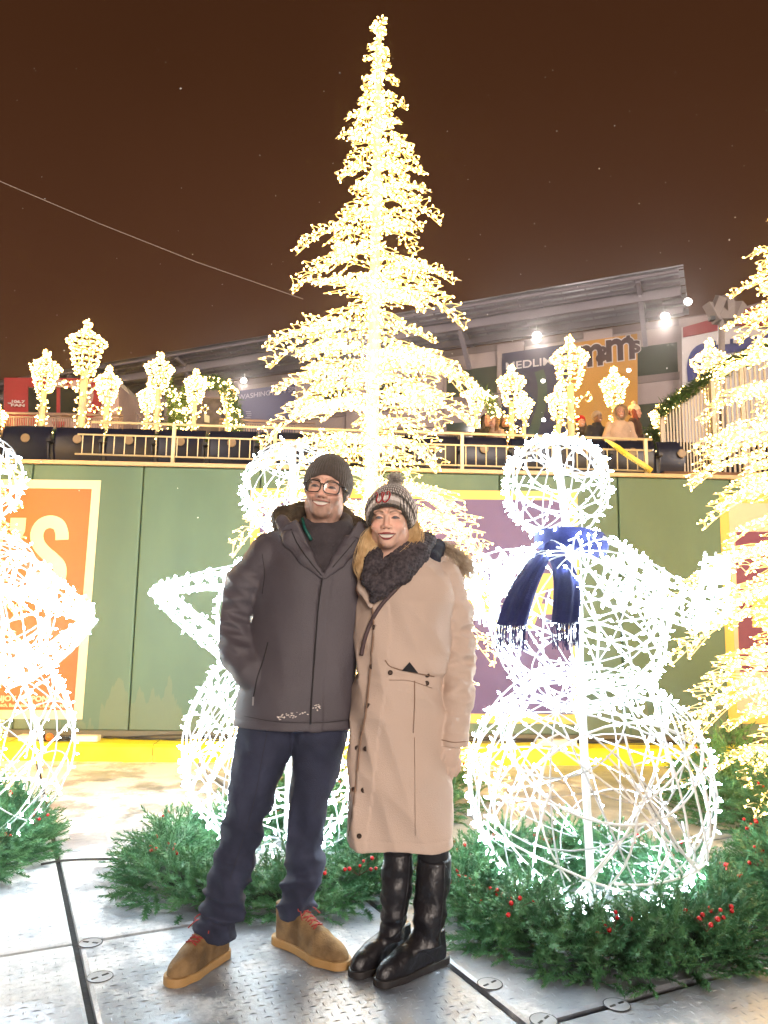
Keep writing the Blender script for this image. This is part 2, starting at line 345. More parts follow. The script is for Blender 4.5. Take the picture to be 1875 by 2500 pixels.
z3 = lambda x, y: W(x * .2938, 1050 + y * .2938, .0125)
S = [z3(x, y) for x, y in ((516, 912), (514, 850), (485, 785), (415, 762), (345, 790), (308, 860), (318, 940), (370, 1010), (440, 1070), (490, 1125), (500, 1190), (478, 1265), (425, 1310), (360, 1300), (325, 1250), (318, 1180))]
keep(ribbon(smooth_path(S, 5), .112, WN).build('letter_s', m_cream), ps)
q = MB(); q.prism([z3(x, y) for x, y in ((90, 730), (218, 730), (208, 840), (158, 932), (80, 932), (128, 838), (85, 836))][::-1], WN * .004); keep(q.build('apostrophe', m_cream), ps)
Dp = [z3(x, y) for x, y in ((-380, 735), (-160, 735), (-60, 790), (-32, 900), (-60, 1010), (-160, 1065), (-380, 1065))]
keep(ribbon(smooth_path(Dp, 4), .12, WN).build('letter_d', m_cream), ps); keep(ribbon([z3(-340, 735), z3(-340, 1065)], .12, WN, .005).build('letter_d', m_cream), ps)
up = Vector((0, 0, 1))
text('slogan', 'ENJOY RESPONSIBLY', W(164, 1713, .0125), WU, up, .062, m_cream, ps, bold=.0016, sx=1.1, align='RIGHT')
text('address_line', '© 2018 Anheuser-Busch, Budweiser® Beer, St. Louis, MO', W(163, 1727, .0125), WU, up, .040, m_cream, ps, bold=.0006, sx=.92, align='RIGHT')
ps = empty('wall_poster', W(1000, 1500), 'violet wall poster with yellow border and yellow lettering behind the woman', 'poster', 'posters on the outfield wall')
q = MB(); poster_rect(q, 0, 0, 0, 0, .003, pts=[(609, 1760), (1421, 1768), (1409, 1200), (612, 1192)]); keep(q.build('border', m_yelv), ps)
q = MB(); poster_rect(q, 0, 0, 0, 0, .008, pts=[(632, 1738), (1398, 1744), (1388, 1222), (635, 1214)]); keep(q.build('panel', m_purp), ps)
for cx_ in (1168, 1336):
    q = MB(); A = lambda x, y: W(cx_ + x, y, .0125)
    q.prism([A(-62, 1540), A(-36, 1540), A(-22, 1500), A(22, 1500), A(36, 1540), A(62, 1540), A(16, 1400), A(-16, 1400)], WN * .003)
    keep(q.build('letter_a', m_yelv), ps)
    q = MB(); q.prism([W(cx_ - 14, 1474, .0158), W(cx_ + 14, 1474, .0158), W(cx_, 1435, .0158)], WN * .002); keep(q.build('counter', m_purp), ps)
ps = empty('wall_poster', W(1850, 1500), 'maroon and pink wall poster with yellow border at the right edge', 'poster', 'posters on the outfield wall')
q = MB(); poster_rect(q, 0, 0, 0, 0, .003, pts=[(1779, 1766), (2500, 1770), (2500, 1215), (1755, 1206)]); keep(q.build('border', m_yelv), ps)
q = MB(); poster_rect(q, 0, 0, 0, 0, .008, pts=[(1800, 1742), (2480, 1746), (2480, 1236), (1778, 1228)]); keep(q.build('panel', m_pink), ps)
q = MB(); poster_rect(q, 0, 0, 0, 0, .0125, pts=[(1806, 1640), (2440, 1642), (2440, 1300), (1794, 1298)]); keep(q.build('centre', m_mar), ps)
q = MB(); poster_rect(q, 0, 0, 0, 0, .017, pts=[(1837, 1532), (1905, 1532), (1905, 1440), (1837, 1440)]); keep(q.build('lettering', m_yelv), ps)
# ================================================================== LIT WIRE SCULPTURES
def rnd_dir():
    v = Vector(rng.normal(size=3)); return v.normalized()
class Lit:                                        # a cable mesh and a bulb mesh grown together
    def __init__(s, rc=.0047, rb=.0072, lb=.013, sp=.075): s.w = MB(); s.b = MB(); s.rc, s.rb, s.lb, s.sp = rc, rb, lb, sp; s.acc = random.uniform(0, sp)
    def run(s, pts, out=None, n=4, dark=None):
        s.w.tube(pts, s.rc, n, cap=False)
        for a, b in zip(pts[:-1], pts[1:]):
            d = (b - a); L = d.length; t = s.sp - s.acc
            while t < L:
                p = a + d * (t / L)
                if dark is None or not dark(p):
                    o = rnd_dir() if out is None else (out(p) + rnd_dir() * .7).normalized()
                    s.b.octa(p + o * (s.lb + s.rc) * .9, s.rb, o, s.lb)
                t += s.sp * random.uniform(.75, 1.25)
            s.acc = max(0, L - (t - s.sp)) if t > L else 0
    def build(s, root, mw, mb_, frame='wire_frame', bulbs='string_lights'):
        f = s.w.build(frame, mw, smooth=True); keep(f, root)
        if s.b.n: keep(s.b.build(bulbs, mb_), root)
        return f
def ball_wires(L, c, r, n, dark=None, frame=True):
    out = lambda p: (p - c).normalized()
    for k in range(n):                            # the wound string: wandering arcs on the ball
        p = rnd_dir(); t = rnd_dir().cross(p).normalized(); ln = random.uniform(1.0, 3.2); st = .13; pts = []; curv = random.uniform(-.5, .5); rr = r * random.uniform(.965, 1.02)
        for i in range(int(ln / st)):
            pts.append(c + p * rr); curv += random.uniform(-.35, .35); t = (t + p.cross(t) * curv * st).normalized(); p = (p + t * st).normalized(); t = (t - p * t.dot(p)).normalized()
        if len(pts) > 3: L.run(pts, out, dark=dark)
def ball_frame(c, r, ax=(0, 0, 1), nm=6, npar=5, rc=.0035):
    mb = MB(); Q = Vector((0, 0, 1)).rotation_difference(Vector(ax)).to_matrix()
    for k in range(nm):
        a = math.pi * k / nm; mb.tube([c + Q @ Vector((math.cos(a) * math.sin(t), math.sin(a) * math.sin(t), math.cos(t))) * r * .985 for t in np.linspace(0, 2 * math.pi, 36, endpoint=False)], rc, 5, closed=True)
    for k in range(1, npar + 1):
        th = math.pi * k / (npar + 1); mb.tube([c + Q @ Vector((math.cos(t) * math.sin(th), math.sin(t) * math.sin(th), math.cos(th))) * r * .985 for t in np.linspace(0, 2 * math.pi, 32, endpoint=False)], rc, 5, closed=True)
    return mb
m_frame = mat('grey_white_steel_rod', (.55, .57, .60), .4, bump=.1)
def limb_cage(L, path, radii, nl=6, step=.075):
    path = smooth_path(path, 5); N = len(path); rad = np.interp(np.linspace(0, 1, N), np.linspace(0, 1, len(radii)), radii)
    rings = []; up = Vector((0, 1, 0)); w = MB()
    for i, p in enumerate(path):
        t = (path[min(i + 1, N - 1)] - path[max(i - 1, 0)]).normalized(); x = up.cross(t).normalized(); y = t.cross(x)
        rings.append([p + (x * math.cos(a) + y * math.sin(a)) * rad[i] for a in np.linspace(0, 2 * math.pi, nl, endpoint=False)])
    for k in range(nl):
        L.run([rings[i][k] for i in range(N)], None)
    for i in range(0, N, 2): L.run(rings[i] + [rings[i][0]], None)
    for k in range(3): L.run([rings[i][(k * 2 + i) % nl] for i in range(N)], None)
def snowman(label, head, mid, big, arms, dark=None, dens=1.):
    root = empty('snowman_light_sculpture', (big[0].x, big[0].y, 0), label, 'snowman sculpture', 'lit wire snowmen')
    for nm, (c, r), n, nme, npa in (('base_ball', big, 58, 6, 5), ('body_ball', mid, 44, 5, 4), ('head_ball', head, 32, 4, 3)):
        ax = Vector((random.uniform(-.5, .5), -.55, .6))
        f = ball_frame(c, r, ax, nme, npa).build(nm, m_frame, smooth=True); keep(f, root)
        L = Lit(); ball_wires(L, c, r, int(n * dens), dark if nm == 'base_ball' else None)
        cw = L.w.build('cable', m_wire_w, smooth=True); keep(cw, root); cw.parent = f; cw.matrix_parent_inverse = Matrix(); cw.matrix_parent_inverse = f.matrix_parent_inverse.copy() if False else Matrix()
        bb = L.b.build('string_lights', m_cool); bb.parent = f
    for (path, rad) in arms:
        L = Lit(sp=.06); limb_cage(L, path, rad)
        f = L.w.build('arm', m_wire_w, smooth=True); keep(f, root); bb = L.b.build('string_lights', m_cool); bb.parent = f
    q = MB(); q.tube([(big[0].x, big[0].y, .03), (mid[0].x, mid[0].y, mid[0].z), (head[0].x, head[0].y, head[0].z + head[1] * .8)], .018, 10); keep(q.build('pole', mat('white_pole', (.75, .75, .75), .4)), root)
    return root
YS = 3.42
sc = YS / 1850 * 1.0
HB = (at(1360, 1190, YS), .238); MB_ = (at(1410, 1515, YS), .395); BB = (at(1440, 1950, YS), .515)
BB[0].z = max(BB[0].z, .53)
dk = lambda p: (p.x < BB[0].x + .42 and p.x > BB[0].x - .30 and p.z < BB[0].z + .30 and p.z > BB[0].z - .28 and p.y < BB[0].y - .1)
A1 = ([at(1495, 1405, YS), at(1590, 1440, YS - .05), at(1690, 1490, YS - .12), at(1738, 1485, YS - .14), at(1745, 1420, YS - .14), at(1752, 1352, YS - .14)], [.14, .105, .075, .06, .06, .055])
A2 = ([at(1300, 1400, YS), at(1210, 1395, YS + .05), at(1140, 1420, YS + .08), at(1160, 1520, YS + .02)], [.12, .09, .06, .05])
snow_r = snowman('white lit wire snowman with blue scarf, right of the woman', HB, MB_, BB, [A1, A2], dk)
Y2 = 4.12
H2 = (at(712, 1195, Y2), .27); M2 = (at(715, 1500, Y2), .40); B2 = (at(705, 1900, Y2), .55); B2[0].z = .57
snow_m = snowman('white lit wire snowman standing behind the man, bent arm at left', H2, M2, B2,
                 [([at(590, 1410, Y2), at(500, 1418, Y2 - .05), at(425, 1432, Y2 - .1), at(385, 1436, Y2 - .1)], [.075, .05, .035, .02]), ([at(375, 1436, Y2 - .1), at(430, 1486, Y2 - .1), at(500, 1545, Y2 - .08), at(570, 1600, Y2 - .02)], [.03, .05, .055, .06])], None, .9)
Y3 = 4.0
H3 = (at(-62, 1165, Y3), .245); M3 = (at(-60, 1480, Y3), .40); B3 = (at(-95, 1890, Y3), .54); B3[0].z = .56
snow_l = snowman('white lit wire snowman cut off by the left edge', H3, M3, B3,
                 [([at(40, 1400, Y3 - .1), at(100, 1430, Y3 - .15), at(170, 1475, Y3 - .2), at(222, 1505, Y3 - .2)], [.12, .09, .06, .035]), ([at(225, 1508, Y3 - .2), at(160, 1570, Y3 - .2), at(90, 1620, Y3 - .15), at(10, 1650, Y3 - .1)], [.03, .05, .06, .07])], None, .9)

# ---- spruce shaped light trees
def light_tree(prof, ztop, seed, label, sp=.08, dz=.2):
    random.seed(seed); root = empty('light_tree', (0, 0, 0), label, 'light tree', 'lit wire trees')
    q = MB(); q.tube([(0, 0, .0), (0, 0, ztop * .5), (0, 0, ztop * .98)], [.055, .047, .02], 12); q.build('trunk', mat('white_trunk_pipe', (.82, .76, .58), .5), root, smooth=True)
    T = Lit(.004, .0066, .010, .028)               # string wound round the trunk
    T.run([Vector((math.cos(a) * (.06 - .035 * z / ztop), math.sin(a) * (.06 - .035 * z / ztop), z)) for z, a in zip(np.linspace(.3, ztop, 700), np.linspace(0, 2 * math.pi * 70, 700))], lambda p: Vector((p.x, p.y, 0)).normalized(), 3)
    f = T.w.build('trunk_cable', m_wire_g, root, smooth=True); T.b.build('string_lights', m_warm, f)
    L = Lit(.0038, .0070, .0105, sp); z = .5; a0 = 0
    while z < ztop - .05:
        r = float(np.interp(z, [p[0] for p in prof], [p[1] for p in prof])); nb = max(4, int(round(4.6 + r * 1.3)))
        for k in range(nb):
            a0 += 2.399; a = a0 + random.uniform(-.25, .25); ln = r * random.choice((random.uniform(.55, .8), random.uniform(.82, 1.06), random.uniform(.85, 1.02))); zz = z + random.uniform(-.07, .07)
            dirv = Vector((math.cos(a), math.sin(a), 0)); side = Vector((-dirv.y, dirv.x, 0)); droop = random.uniform(.25, .5) * ln * (1.25 if zz < 2.6 else .8); rise = random.uniform(.05, .16) * ln
            P = lambda t: Vector((0, 0, zz)) + dirv * (ln * t) + Vector((0, 0, rise * math.sin(math.pi * t) - droop * t * t))
            for off in (-.012, .012): L.run([P(t) + side * off * (1 + math.sin(t * 9)) + Vector((0, 0, off * .6 * math.sin(t * 7))) for t in np.linspace(.04, 1, 9)], None, 3)
            nt_ = max(2, int(ln / .076))
            for j in range(nt_):
                t = .16 + .78 * (j + .5) / nt_; b0 = P(t); w = ln * .42 * (1 - t * .72) * random.uniform(.7, 1.15) + .03
                for sg in (-1, 1):
                    d2 = (dirv * .85 + side * sg * random.uniform(.55, .95)).normalized(); dz_ = -random.uniform(.05, .35) * w
                    tip = b0 + d2 * w + Vector((0, 0, dz_)); mdl = b0 + d2 * w * .5 + Vector((0, 0, dz_ * .2 + .01))
                    L.run([b0, mdl, tip], None, 3)
                    L.run([tip, b0 + d2 * w * .45 + dirv * .03 + Vector((0, 0, dz_ * .5 - .012)), P(min(1, t + .1))], None, 3)
        z += dz * random.uniform(.85, 1.15) * (1.35 if z < 2.6 else 1.1 if z < 4 else .7)
    f = L.w.build('branches', m_wire_g, root, smooth=True); L.b.build('string_lights', m_warm, root)
    random.seed(5); return root
prof = [(.4, 1.02), (1.0, 1.0), (1.7, 1.02), (2.0, .98), (2.3, .90), (2.6, .83), (2.95, .78), (3.3, .80), (3.6, .70), (3.9, .66), (4.2, .56), (4.5, .44), (4.75, .37), (5.0, .22), (5.3, .17), (5.5, .10), (5.75, .04), (5.9, .015)]
YT = 5.3
tree = light_tree(prof, 5.84, 3, 'tall golden lit wire spruce rising behind the couple')
tree.location = gnd(0, 0) * 0 + Vector((at(905, 1250, YT).x, YT, 0))
t2 = copy_tree(tree); t2['label'] = 'golden lit wire spruce cut off by the right edge'; t2.location = (at(1992, 1250, 4.95).x, 4.95, 0); t2.rotation_euler.z = 2.1; t2.scale = (1.0, 1.0, .79)
t3 = copy_tree(tree); t3['label'] = 'golden lit wire spruce behind the left snowman, mostly out of view'; t3.location = (at(-215, 1250, 5.4).x, 5.4, 0); t3.rotation_euler.z = 4.0; t3.scale = (.9, .9, .72)

# ---- pine wreaths at the feet
m_pine = mat('pine_needles', (.045, .15, .065), .5, c2=(.085, .22, .085), vscale=9, spec=.35); m_twig = mat('brown_twig', (.10, .05, .03), .8); m_berry = mat('red_berry', (.50, .012, .015), .25)
def sprig_mesh(seed, L=.12, n=60):
    rr = np.random.default_rng(seed); vs = []; fs = []
    for i in range(n):
        t = (i + .5) / n; a = rr.uniform(0, 2 * math.pi); nl = .034 * (1 - .45 * t) * rr.uniform(.75, 1.15)
        o = np.array((0, 0, t * L)); d = np.array((math.cos(a) * .75, math.sin(a) * .75, .65)); d /= np.linalg.norm(d)
        s = np.cross(d, (0.3, .2, 1)); s /= np.linalg.norm(s) + 1e-9; w = .0023
        b = len(vs); vs += [o - s * w, o + s * w, o + d * nl]; fs.append((b, b + 1, b + 2))
    for k in range(2):                            # stem
        s = np.array((.0022, 0, 0)) if k else np.array((0, .0022, 0)); b = len(vs); vs += [-s, s, np.array((0, 0, L)) + s * .3, np.array((0, 0, L)) - s * .3]; fs.append((b, b + 1, b + 2, b + 3))
    return np.array(vs), fs
SPR = [sprig_mesh(s) for s in range(4)]
def frond(V, F, base, p, d, scale, seed):
    vs, fs = SPR[seed % 4]; z = Vector((0, 0, 1)); M = np.array(z.rotation_difference(Vector(d).normalized()).to_matrix()) @ np.array(Matrix.Rotation(seed * 1.7, 3, 'Z'))
    V.append(vs @ M.T * scale + np.array(p)); F.extend([tuple(i + base for i in f) for f in fs]); return base + len(vs)
def wreath(label, c, R0, thick, h, n, arc=(0, 360), berries=8, back=True, gm=None):
    root = empty('pine_wreath', (c[0], c[1], PZ), label, 'wreath', 'pine wreaths round the feet of the light sculptures')
    V = []; F = []; base = 0
    for k in range(n):
        a = R_(random.uniform(*arc)); rr = R0 + thick * random.gauss(0, .42); rr = min(max(rr, R0 - thick), R0 + thick * .9)
        lump = 1 + .22 * math.sin(a * 7 + R0 * 9) + .14 * math.sin(a * 13)
        zz = random.uniform(.01, 1) * h * max(.12, 1 - ((rr - R0) / thick) ** 2) * lump
        p = (c[0] + math.cos(a) * rr, c[1] + math.sin(a) * rr, PZ + zz)
        out = Vector((math.cos(a), math.sin(a), 0)) * ((rr - R0) / thick * 1.3 + random.gauss(0, .35)); tg = Vector((-math.sin(a), math.cos(a), 0)) * random.gauss(0, .75)
        d = out + tg + Vector((0, 0, random.uniform(.02, .8) * (.4 + zz / h)))
        if p[2] < PZ + .03: d.z = abs(d.z) * .5 + .05
        base = frond(V, F, base, p, d, random.uniform(.75, 1.2), random.randrange(997))
    me = bpy.data.meshes.new('greenery'); vv = np.concatenate(V); vv[:, 2] = np.maximum(vv[:, 2], PZ + .002); vv -= np.array((c[0], c[1], PZ)); me.from_pydata(vv.tolist(), [], F); me.materials.append(gm or m_pine)
    o = bpy.data.objects.new('greenery', me); col.objects.link(o); o.parent = root
    q = MB(); q.tube([(math.cos(t) * R0, math.sin(t) * R0, .06) for t in np.linspace(R_(arc[0]), R_(arc[1]), 40)], .035, 8); q.build('core', mat('dark_green_wire_core', (.012, .03, .015), .8), root)
    for k in range(berries):
        a = R_(arc[0] + (arc[1] - arc[0]) * (k + random.uniform(.2, .8)) / berries); rr = R0 + thick * random.uniform(-.1, .55); o = Vector((math.cos(a) * rr, math.sin(a) * rr, h * random.uniform(.55, .95)))
        st = MB(); be = MB()
        for j in range(random.randint(4, 8)):
            d = Vector((random.gauss(0, .6), random.gauss(0, .6), random.uniform(.3, 1.2))).normalized() * random.uniform(.04, .09)
            st.tube([o, o + d * .6 + Vector((0, 0, .005)), o + d], .0014, 4); be.ball(o + d, .0085 * random.uniform(.8, 1.1), 8, 6)
        s = st.build('berry_spray', m_twig, root); be.build('berries', m_berry, s, smooth=True)
    return root
wreath('big pine wreath with red berries under the right snowman', (BB[0].x - .02, 3.38), .50, .20, .16, 2900, berries=13)
wreath('pine wreath with red berries behind the couple\'s legs', (at(690, 1900, 4.0).x + .0, 3.88), .55, .185, .15, 2300, berries=12)
wreath('pine wreath with red berries at the left edge', (-2.38, 3.88), .55, .20, .2, 1900, arc=(-110, 80), berries=7)
wreath('pine wreath just showing at the lower right edge', (2.28, 3.5), .52, .20, .2, 900, arc=(120, 260), berries=3)
wreath('bushy pine wreath round the foot of the right light tree', (t2.location.x, t2.location.y), .72, .28, .36, 1600, arc=(90, 300), berries=6)
wreath('pine wreath round the foot of the tall centre light tree', (tree.location.x, tree.location.y), .55, .24, .28, 1000, arc=(180, 360), berries=6)
# ================================================================== SEATING AND CONCOURSE ABOVE THE WALL
ZC = 3.3
m_conc = mat('concourse_concrete', (.22, .20, .18), .8, var=.25, vscale=2, bump=.2)
t = MB(); t.box((0, 7.9, 1.3), (30, 1.3, 2.60)); t.box((0, 8.9, 1.45), (30, .75, 2.9)); t.box((0, 35, ZC / 2), (90, 51.5, ZC)); t.build('terrace', m_conc)['kind'] = 'structure'
m_seat = mat('navy_seat_plastic', (.006, .008, .028), .38, var=.2); m_iron = mat('black_seat_iron', (.02, .02, .025), .5); m_disk = mat('tan_seat_number_disc', (.30, .22, .14), .5)
def make_seat():
    r = empty('stadium_seat', (0, 0, 0))
    q = MB(); prof = smooth_path([(0, .02, .10), (0, -.01, .24), (0, .0, .38), (0, .045, .47)], 4); n = len(prof)   # backrest seen from behind the wall
    vs = []; W_ = .235
    for dy in (0, .022):
        for p in prof:
            for u in (-1, -.9, 0, .9, 1): vs.append((u * W_, p.y + dy + (1 - u * u) * .02, p.z - .01 * u * u * (p.z > .4)))
    fs = []
    for s in (0, 1):
        for i in range(n - 1):
            for k in range(4):
                a = s * n * 5 + i * 5 + k; fs.append((a, a + 1, a + 6, a + 5) if s == 0 else (a, a + 5, a + 6, a + 1))
    for i in range(n - 1):
        fs.append((i * 5, (i + 1) * 5, n * 5 + (i + 1) * 5, n * 5 + i * 5)); fs.append((i * 5 + 4, n * 5 + i * 5 + 4, n * 5 + (i + 1) * 5 + 4, (i + 1) * 5 + 4))
    fs += [((n - 1) * 5 + k, (n - 1) * 5 + k + 1, (2 * n - 1) * 5 + k + 1, (2 * n - 1) * 5 + k) for k in range(4)]
    q.add(vs, fs); q.build('backrest', m_seat, r, smooth=True)
    q = MB(); q.box((0, .10, .22), (.43, .05, .36), rx=.12); q.build('folded_seat', m_seat, r)
    q = MB(); q.box((-.245, .04, .14), (.03, .09, .34)); q.box((-.245, .0, .3), (.045, .22, .03)); q.build('armrest', m_iron, r)
    q = MB(); q.lathe((0, -.018, .33), [(.045, 0), (.045, .006), (.038, .010), (0, .010)], 14, M=Matrix.Rotation(R_(90), 3, 'X')); q.build('number_disc', m_disk, r)
    return r
seat0 = None; k = 0
for row, (Y, z) in enumerate(((7.45, 2.60), (8.72, 2.88))):
    for x in np.arange(-4.05, 4.6, .505):
        if x > 2.75 and row == 1: continue
        if seat0 is None: seat0 = make_seat(); s = seat0
        else: s = copy_tree(seat0)
        s.location = (x + row * .2, Y + .037 * x, z); s.rotation_euler.z = random.uniform(-.02, .02)
        tag(s, 'navy plastic stadium seat with tan number disc in the row behind the railing' if row == 0 else 'navy plastic stadium seat in the second row up, behind the front row', 'seat', 'front row of stadium seats' if row == 0 else 'second row of stadium seats')
# cream railing on the wall top
m_rail = mat('cream_rail_paint', (.72, .62, .42), .4)
RP = Vector((0, 6.93, 0)); 
def RL(x, y): return hit(x, y, RP, WN)
rl = empty('railing', RL(800, 1120), 'cream metal railing with thin balusters along the top of the wall', 'railing')
top = [RL(224, 1030), RL(1592, 1073)]; mid = [RL(190, 1060), RL(1592, 1100)]; bot = [RL(183, 1108), RL(1586, 1150)]
for nm, L, w in (('top_rail', top, .020), ('middle_rail', mid, .014), ('bottom_rail', bot, .014)):
    q = MB(); q.tube(L, w * .62, 8); keep(q.build(nm, m_rail, smooth=True), rl)
q = MB(); n = 56
for i in range(n):
    f = (i + .5) / n; a = mid[0].lerp(mid[1], f); b_ = bot[0].lerp(bot[1], f); q.tube([a, Vector((a.x, a.y, b_.z))], .0052, 6)
keep(q.build('balusters', m_rail), rl)
for x in (422, 665, 893, 1120, 1345, 1575):
    f = (x - 224) / (1592 - 224); a = top[0].lerp(top[1], f); q = MB(); q.box((a.x, a.y, (a.z + ZT + .03) / 2), (.03, .03, a.z - ZT - .03)); q.box((a.x, a.y, ZT + .042), (.17, .08, .014)); keep(q.build('post', m_rail), rl)
# seat-row hand loops at left
m_loop = mat('steel_loop', (.45, .38, .33), .35, metal=.4)
for i, (x0, x1, y0, y1) in enumerate(((32, 122, 1060, 1042), (162, 224, 1062, 1048), (262, 302, 1064, 1052), (326, 390, 1064, 1053), (438, 478, 1067, 1055))):
    Y = 8.4; q = MB(); q.tube([at(x0, y0, Y), at(x0 + 5, y1 + 6, Y), at(x0 + 14, y1, Y), at(x1 - 14, y1 + 1, Y), at(x1 - 5, y1 + 7, Y), at(x1, y0, Y)], .014, 8)
    p = at(x0, y0, Y); q.tube([p, (p.x, p.y, 2.9)], .014, 8); p = at(x1, y0, Y); q.tube([p, (p.x, p.y, 2.9)], .014, 8)
    tag(q.build('grab_rail', m_loop, smooth=True), ['bent tan grab rail over the seats at the far left', 'bent tan grab rail beside the tallest left lamp', 'short tan grab rail behind the railing end', 'bent tan grab rail under the double lantern', 'bent tan grab rail left of the garland arch'][i], 'grab rail', 'bent grab rails above the seats')
# lit garlands
m_gg = mat('garland_needles', (.05, .11, .02), .6, var=.3); m_fair = mat('fairy_light', (.9, .8, .5), emit=(1, .70, .28), es=16)
def garland(name, label, cat, path, r, dens, nb, group=None, rb=.016, need=(.05, .10)):
    path = smooth_path(path, 6); root = empty(name, path[0], label, cat, group); q = MB(); bl = MB(); tot = sum((b - a).length for a, b in zip(path[:-1], path[1:]))
    def samp():
        t = random.random() * tot
        for a, b in zip(path[:-1], path[1:]):
            L = (b - a).length
            if t <= L: return a.lerp(b, t / max(L, 1e-6))
            t -= L
        return path[-1]
    for _ in range(int(dens * tot)):
        p = samp() + rnd_dir() * r * random.random() ** .6; d = rnd_dir() * random.uniform(*need); s = d.orthogonal().normalized() * d.length * .13; q.add([p - s, p + s, p + d], [(0, 1, 2)])
    for _ in range(nb): bl.octa(samp() + rnd_dir() * r * random.uniform(.5, 1.1), rb * random.uniform(.7, 1.1))
    keep(q.build('greenery', m_gg), root); keep(bl.build('fairy_lights', m_fair), root); return root
g_ = 'lit garlands on the concourse'
garland('garland', 'lit garland draped along the top of the seats at left', 'garland', [at(25, 1062, 8.3), at(130, 1063, 8.3), at(260, 1066, 8.3), at(400, 1070, 8.3), at(560, 1074, 8.3), at(690, 1078, 8.3)], .075, 1400, 190, g_, .010, (.03, .08))
for i, (lb, pts, r, nb) in enumerate((('lit garland arch over the concourse gate, between the left lamps', [(447, 1078), (446, 1000), (455, 960), (480, 938), (510, 932), (545, 942), (568, 975), (575, 1010), (576, 1078)], .17, 190),
        ('lit garland arch leg behind the double lantern', [(402, 935), (415, 952), (424, 985), (425, 1040), (422, 1078)], .17, 60),
        ('lit garland arch curving down beside the right half of the tall tree', [(1168, 955), (1188, 972), (1203, 1000), (1206, 1040), (1204, 1085)], .20, 110))):
    garland('garland_arch', lb, 'garland arch', [at(x, y, 15.8) for x, y in pts], r, 700, nb, g_, .03, (.07, .16))
# ---- lantern light sculptures
def lantern(h, w, seed, arms=1):
    random.seed(seed); r = empty('street_lamp_sculpture'); L = Lit(.009, .015, .022, .085); hl = w * 1.15; zl = h - hl - w * .42; fr = MB(); n = 6
    prof = [(.22, zl), (.33, zl + hl * .30), (.40, zl + hl * .62), (.52, zl + hl * .80), (.36, zl + hl * .93), (.10, zl + hl * 1.08), (.045, zl + hl * 1.2), (.085, zl + hl * 1.28), (.0, h)]
    ringp = lambda rad, z, m=12: [Vector((math.cos(a) * rad * w, math.sin(a) * rad * w, z)) for a in np.linspace(0, 2 * math.pi, m + 1)]
    for k in range(8):
        a = k * math.pi / 4; L.run([Vector((math.cos(a) * p * w, math.sin(a) * p * w, z)) for p, z in prof], lambda p: Vector((p.x, p.y, .01)).normalized(), 4)
    for p, z in prof[:-1]: L.run(ringp(p, z), lambda p: Vector((p.x, p.y, .01)).normalized(), 4)
    for f in (.15, .45, .72, .88): z = zl + hl * f; L.run(ringp(float(np.interp(z, [q[1] for q in prof], [q[0] for q in prof])), z), None, 4)
    f = L.w.build('lantern', m_wire_g, r, smooth=True); L.b.build('string_lights', m_warm2, f)
    L = Lit(.009, .015, .022, .085)
    for s in (0, 1):
        N = int(zl * 40); L.run([Vector((math.cos(a) * .16 * w * (1.35 - .45 * i / N), math.sin(a) * .16 * w * (1.35 - .45 * i / N), zl * i / N)) for i, a in ((i, i * (.55 if s else -.48)) for i in range(N))], lambda p: Vector((p.x, p.y, .01)).normalized(), 4)
    fr.tube([(0, 0, 0), (0, 0, zl + .02)], .10 * w, 8)
    f = fr.build('post', m_wire_g, r); keep(L.w.build('cable', m_wire_g, smooth=True), r).parent = f; o = L.b.build('string_lights', m_warm2, f)
    for sg in ((-1, 1) if arms else ()):
        L = Lit(.008, .018, .024, .07); z0 = zl - .12 * w
        pts = [Vector((sg * (.14 * w), 0, z0 - .45 * w)), Vector((sg * .36 * w, 0, z0 - .22 * w)), Vector((sg * .55 * w, 0, z0 - .10 * w)), Vector((sg * .62 * w, 0, z0 - .26 * w)), Vector((sg * .50 * w, 0, z0 - .36 * w)), Vector((sg * .42 * w, 0, z0 - .28 * w))]
        L.run(smooth_path(pts, 4), None, 4); f = L.w.build('scroll', m_wire_g, r, smooth=True); L.b.build('string_lights', m_warm2, f)
    random.seed(int(h * 1000)); return r
m_warm2 = mat('warm_bulb_lamps', (.9, .8, .6), emit=WARM, es=30)
LP = [(115, 856, 13.5, .50, 1063, 'golden lit lantern post, leftmost of the full ones above the red booth'), (216, 784, 11.8, .56, 1078, 'tallest golden lit lantern post with side scrolls at left'),
      (267, 895, 14.5, .45, 1075, 'small golden lit lantern post just right of the tallest left one'), (392, 860, 13.5, .47, 1080, 'golden lit lantern post above the bent rail, taller of the overlapping pair'),
      (363, 938, 15.5, .38, 1075, 'short golden lit lantern post, lower left of the overlapping pair'), (480, 903, 15.2, .44, 1075, 'golden lit lantern post under the left foot of the garland arch'),
      (559, 930, 16.5, .37, 1071, 'small golden lit lantern post at the right foot of the garland arch'), (-6, 985, 15.5, .37, 1060, 'golden lit lantern post cut by the left edge'),
      (1248, 893, 13.5, .47, 1099, 'golden lit lantern post below the violet billboard, front of two'), (1279, 958, 15.5, .36, 1099, 'short golden lit lantern post tucked behind its taller neighbour at right'),
      (1390, 822, 11.8, .54, 1100, 'biggest golden lit lantern post at right, in front of the billboards'), (1362, 940, 13.0, .38, 1100, 'short golden lit lantern post left of the biggest right one'),
      (1498, 898, 13.2, .45, 1100, 'golden lit lantern post rising above the fur hooded spectator'), (1732, 830, 11.9, .55, 1100, 'golden lit lantern post behind the slanted stair fence'),
      (1162, 935, 15.8, .40, 1100, 'golden lit lantern post at the right rim of the tall tree'), (1606, 990, 14.0, .28, 1100, 'tiny golden lit lantern post at the low end of the stair fence')]
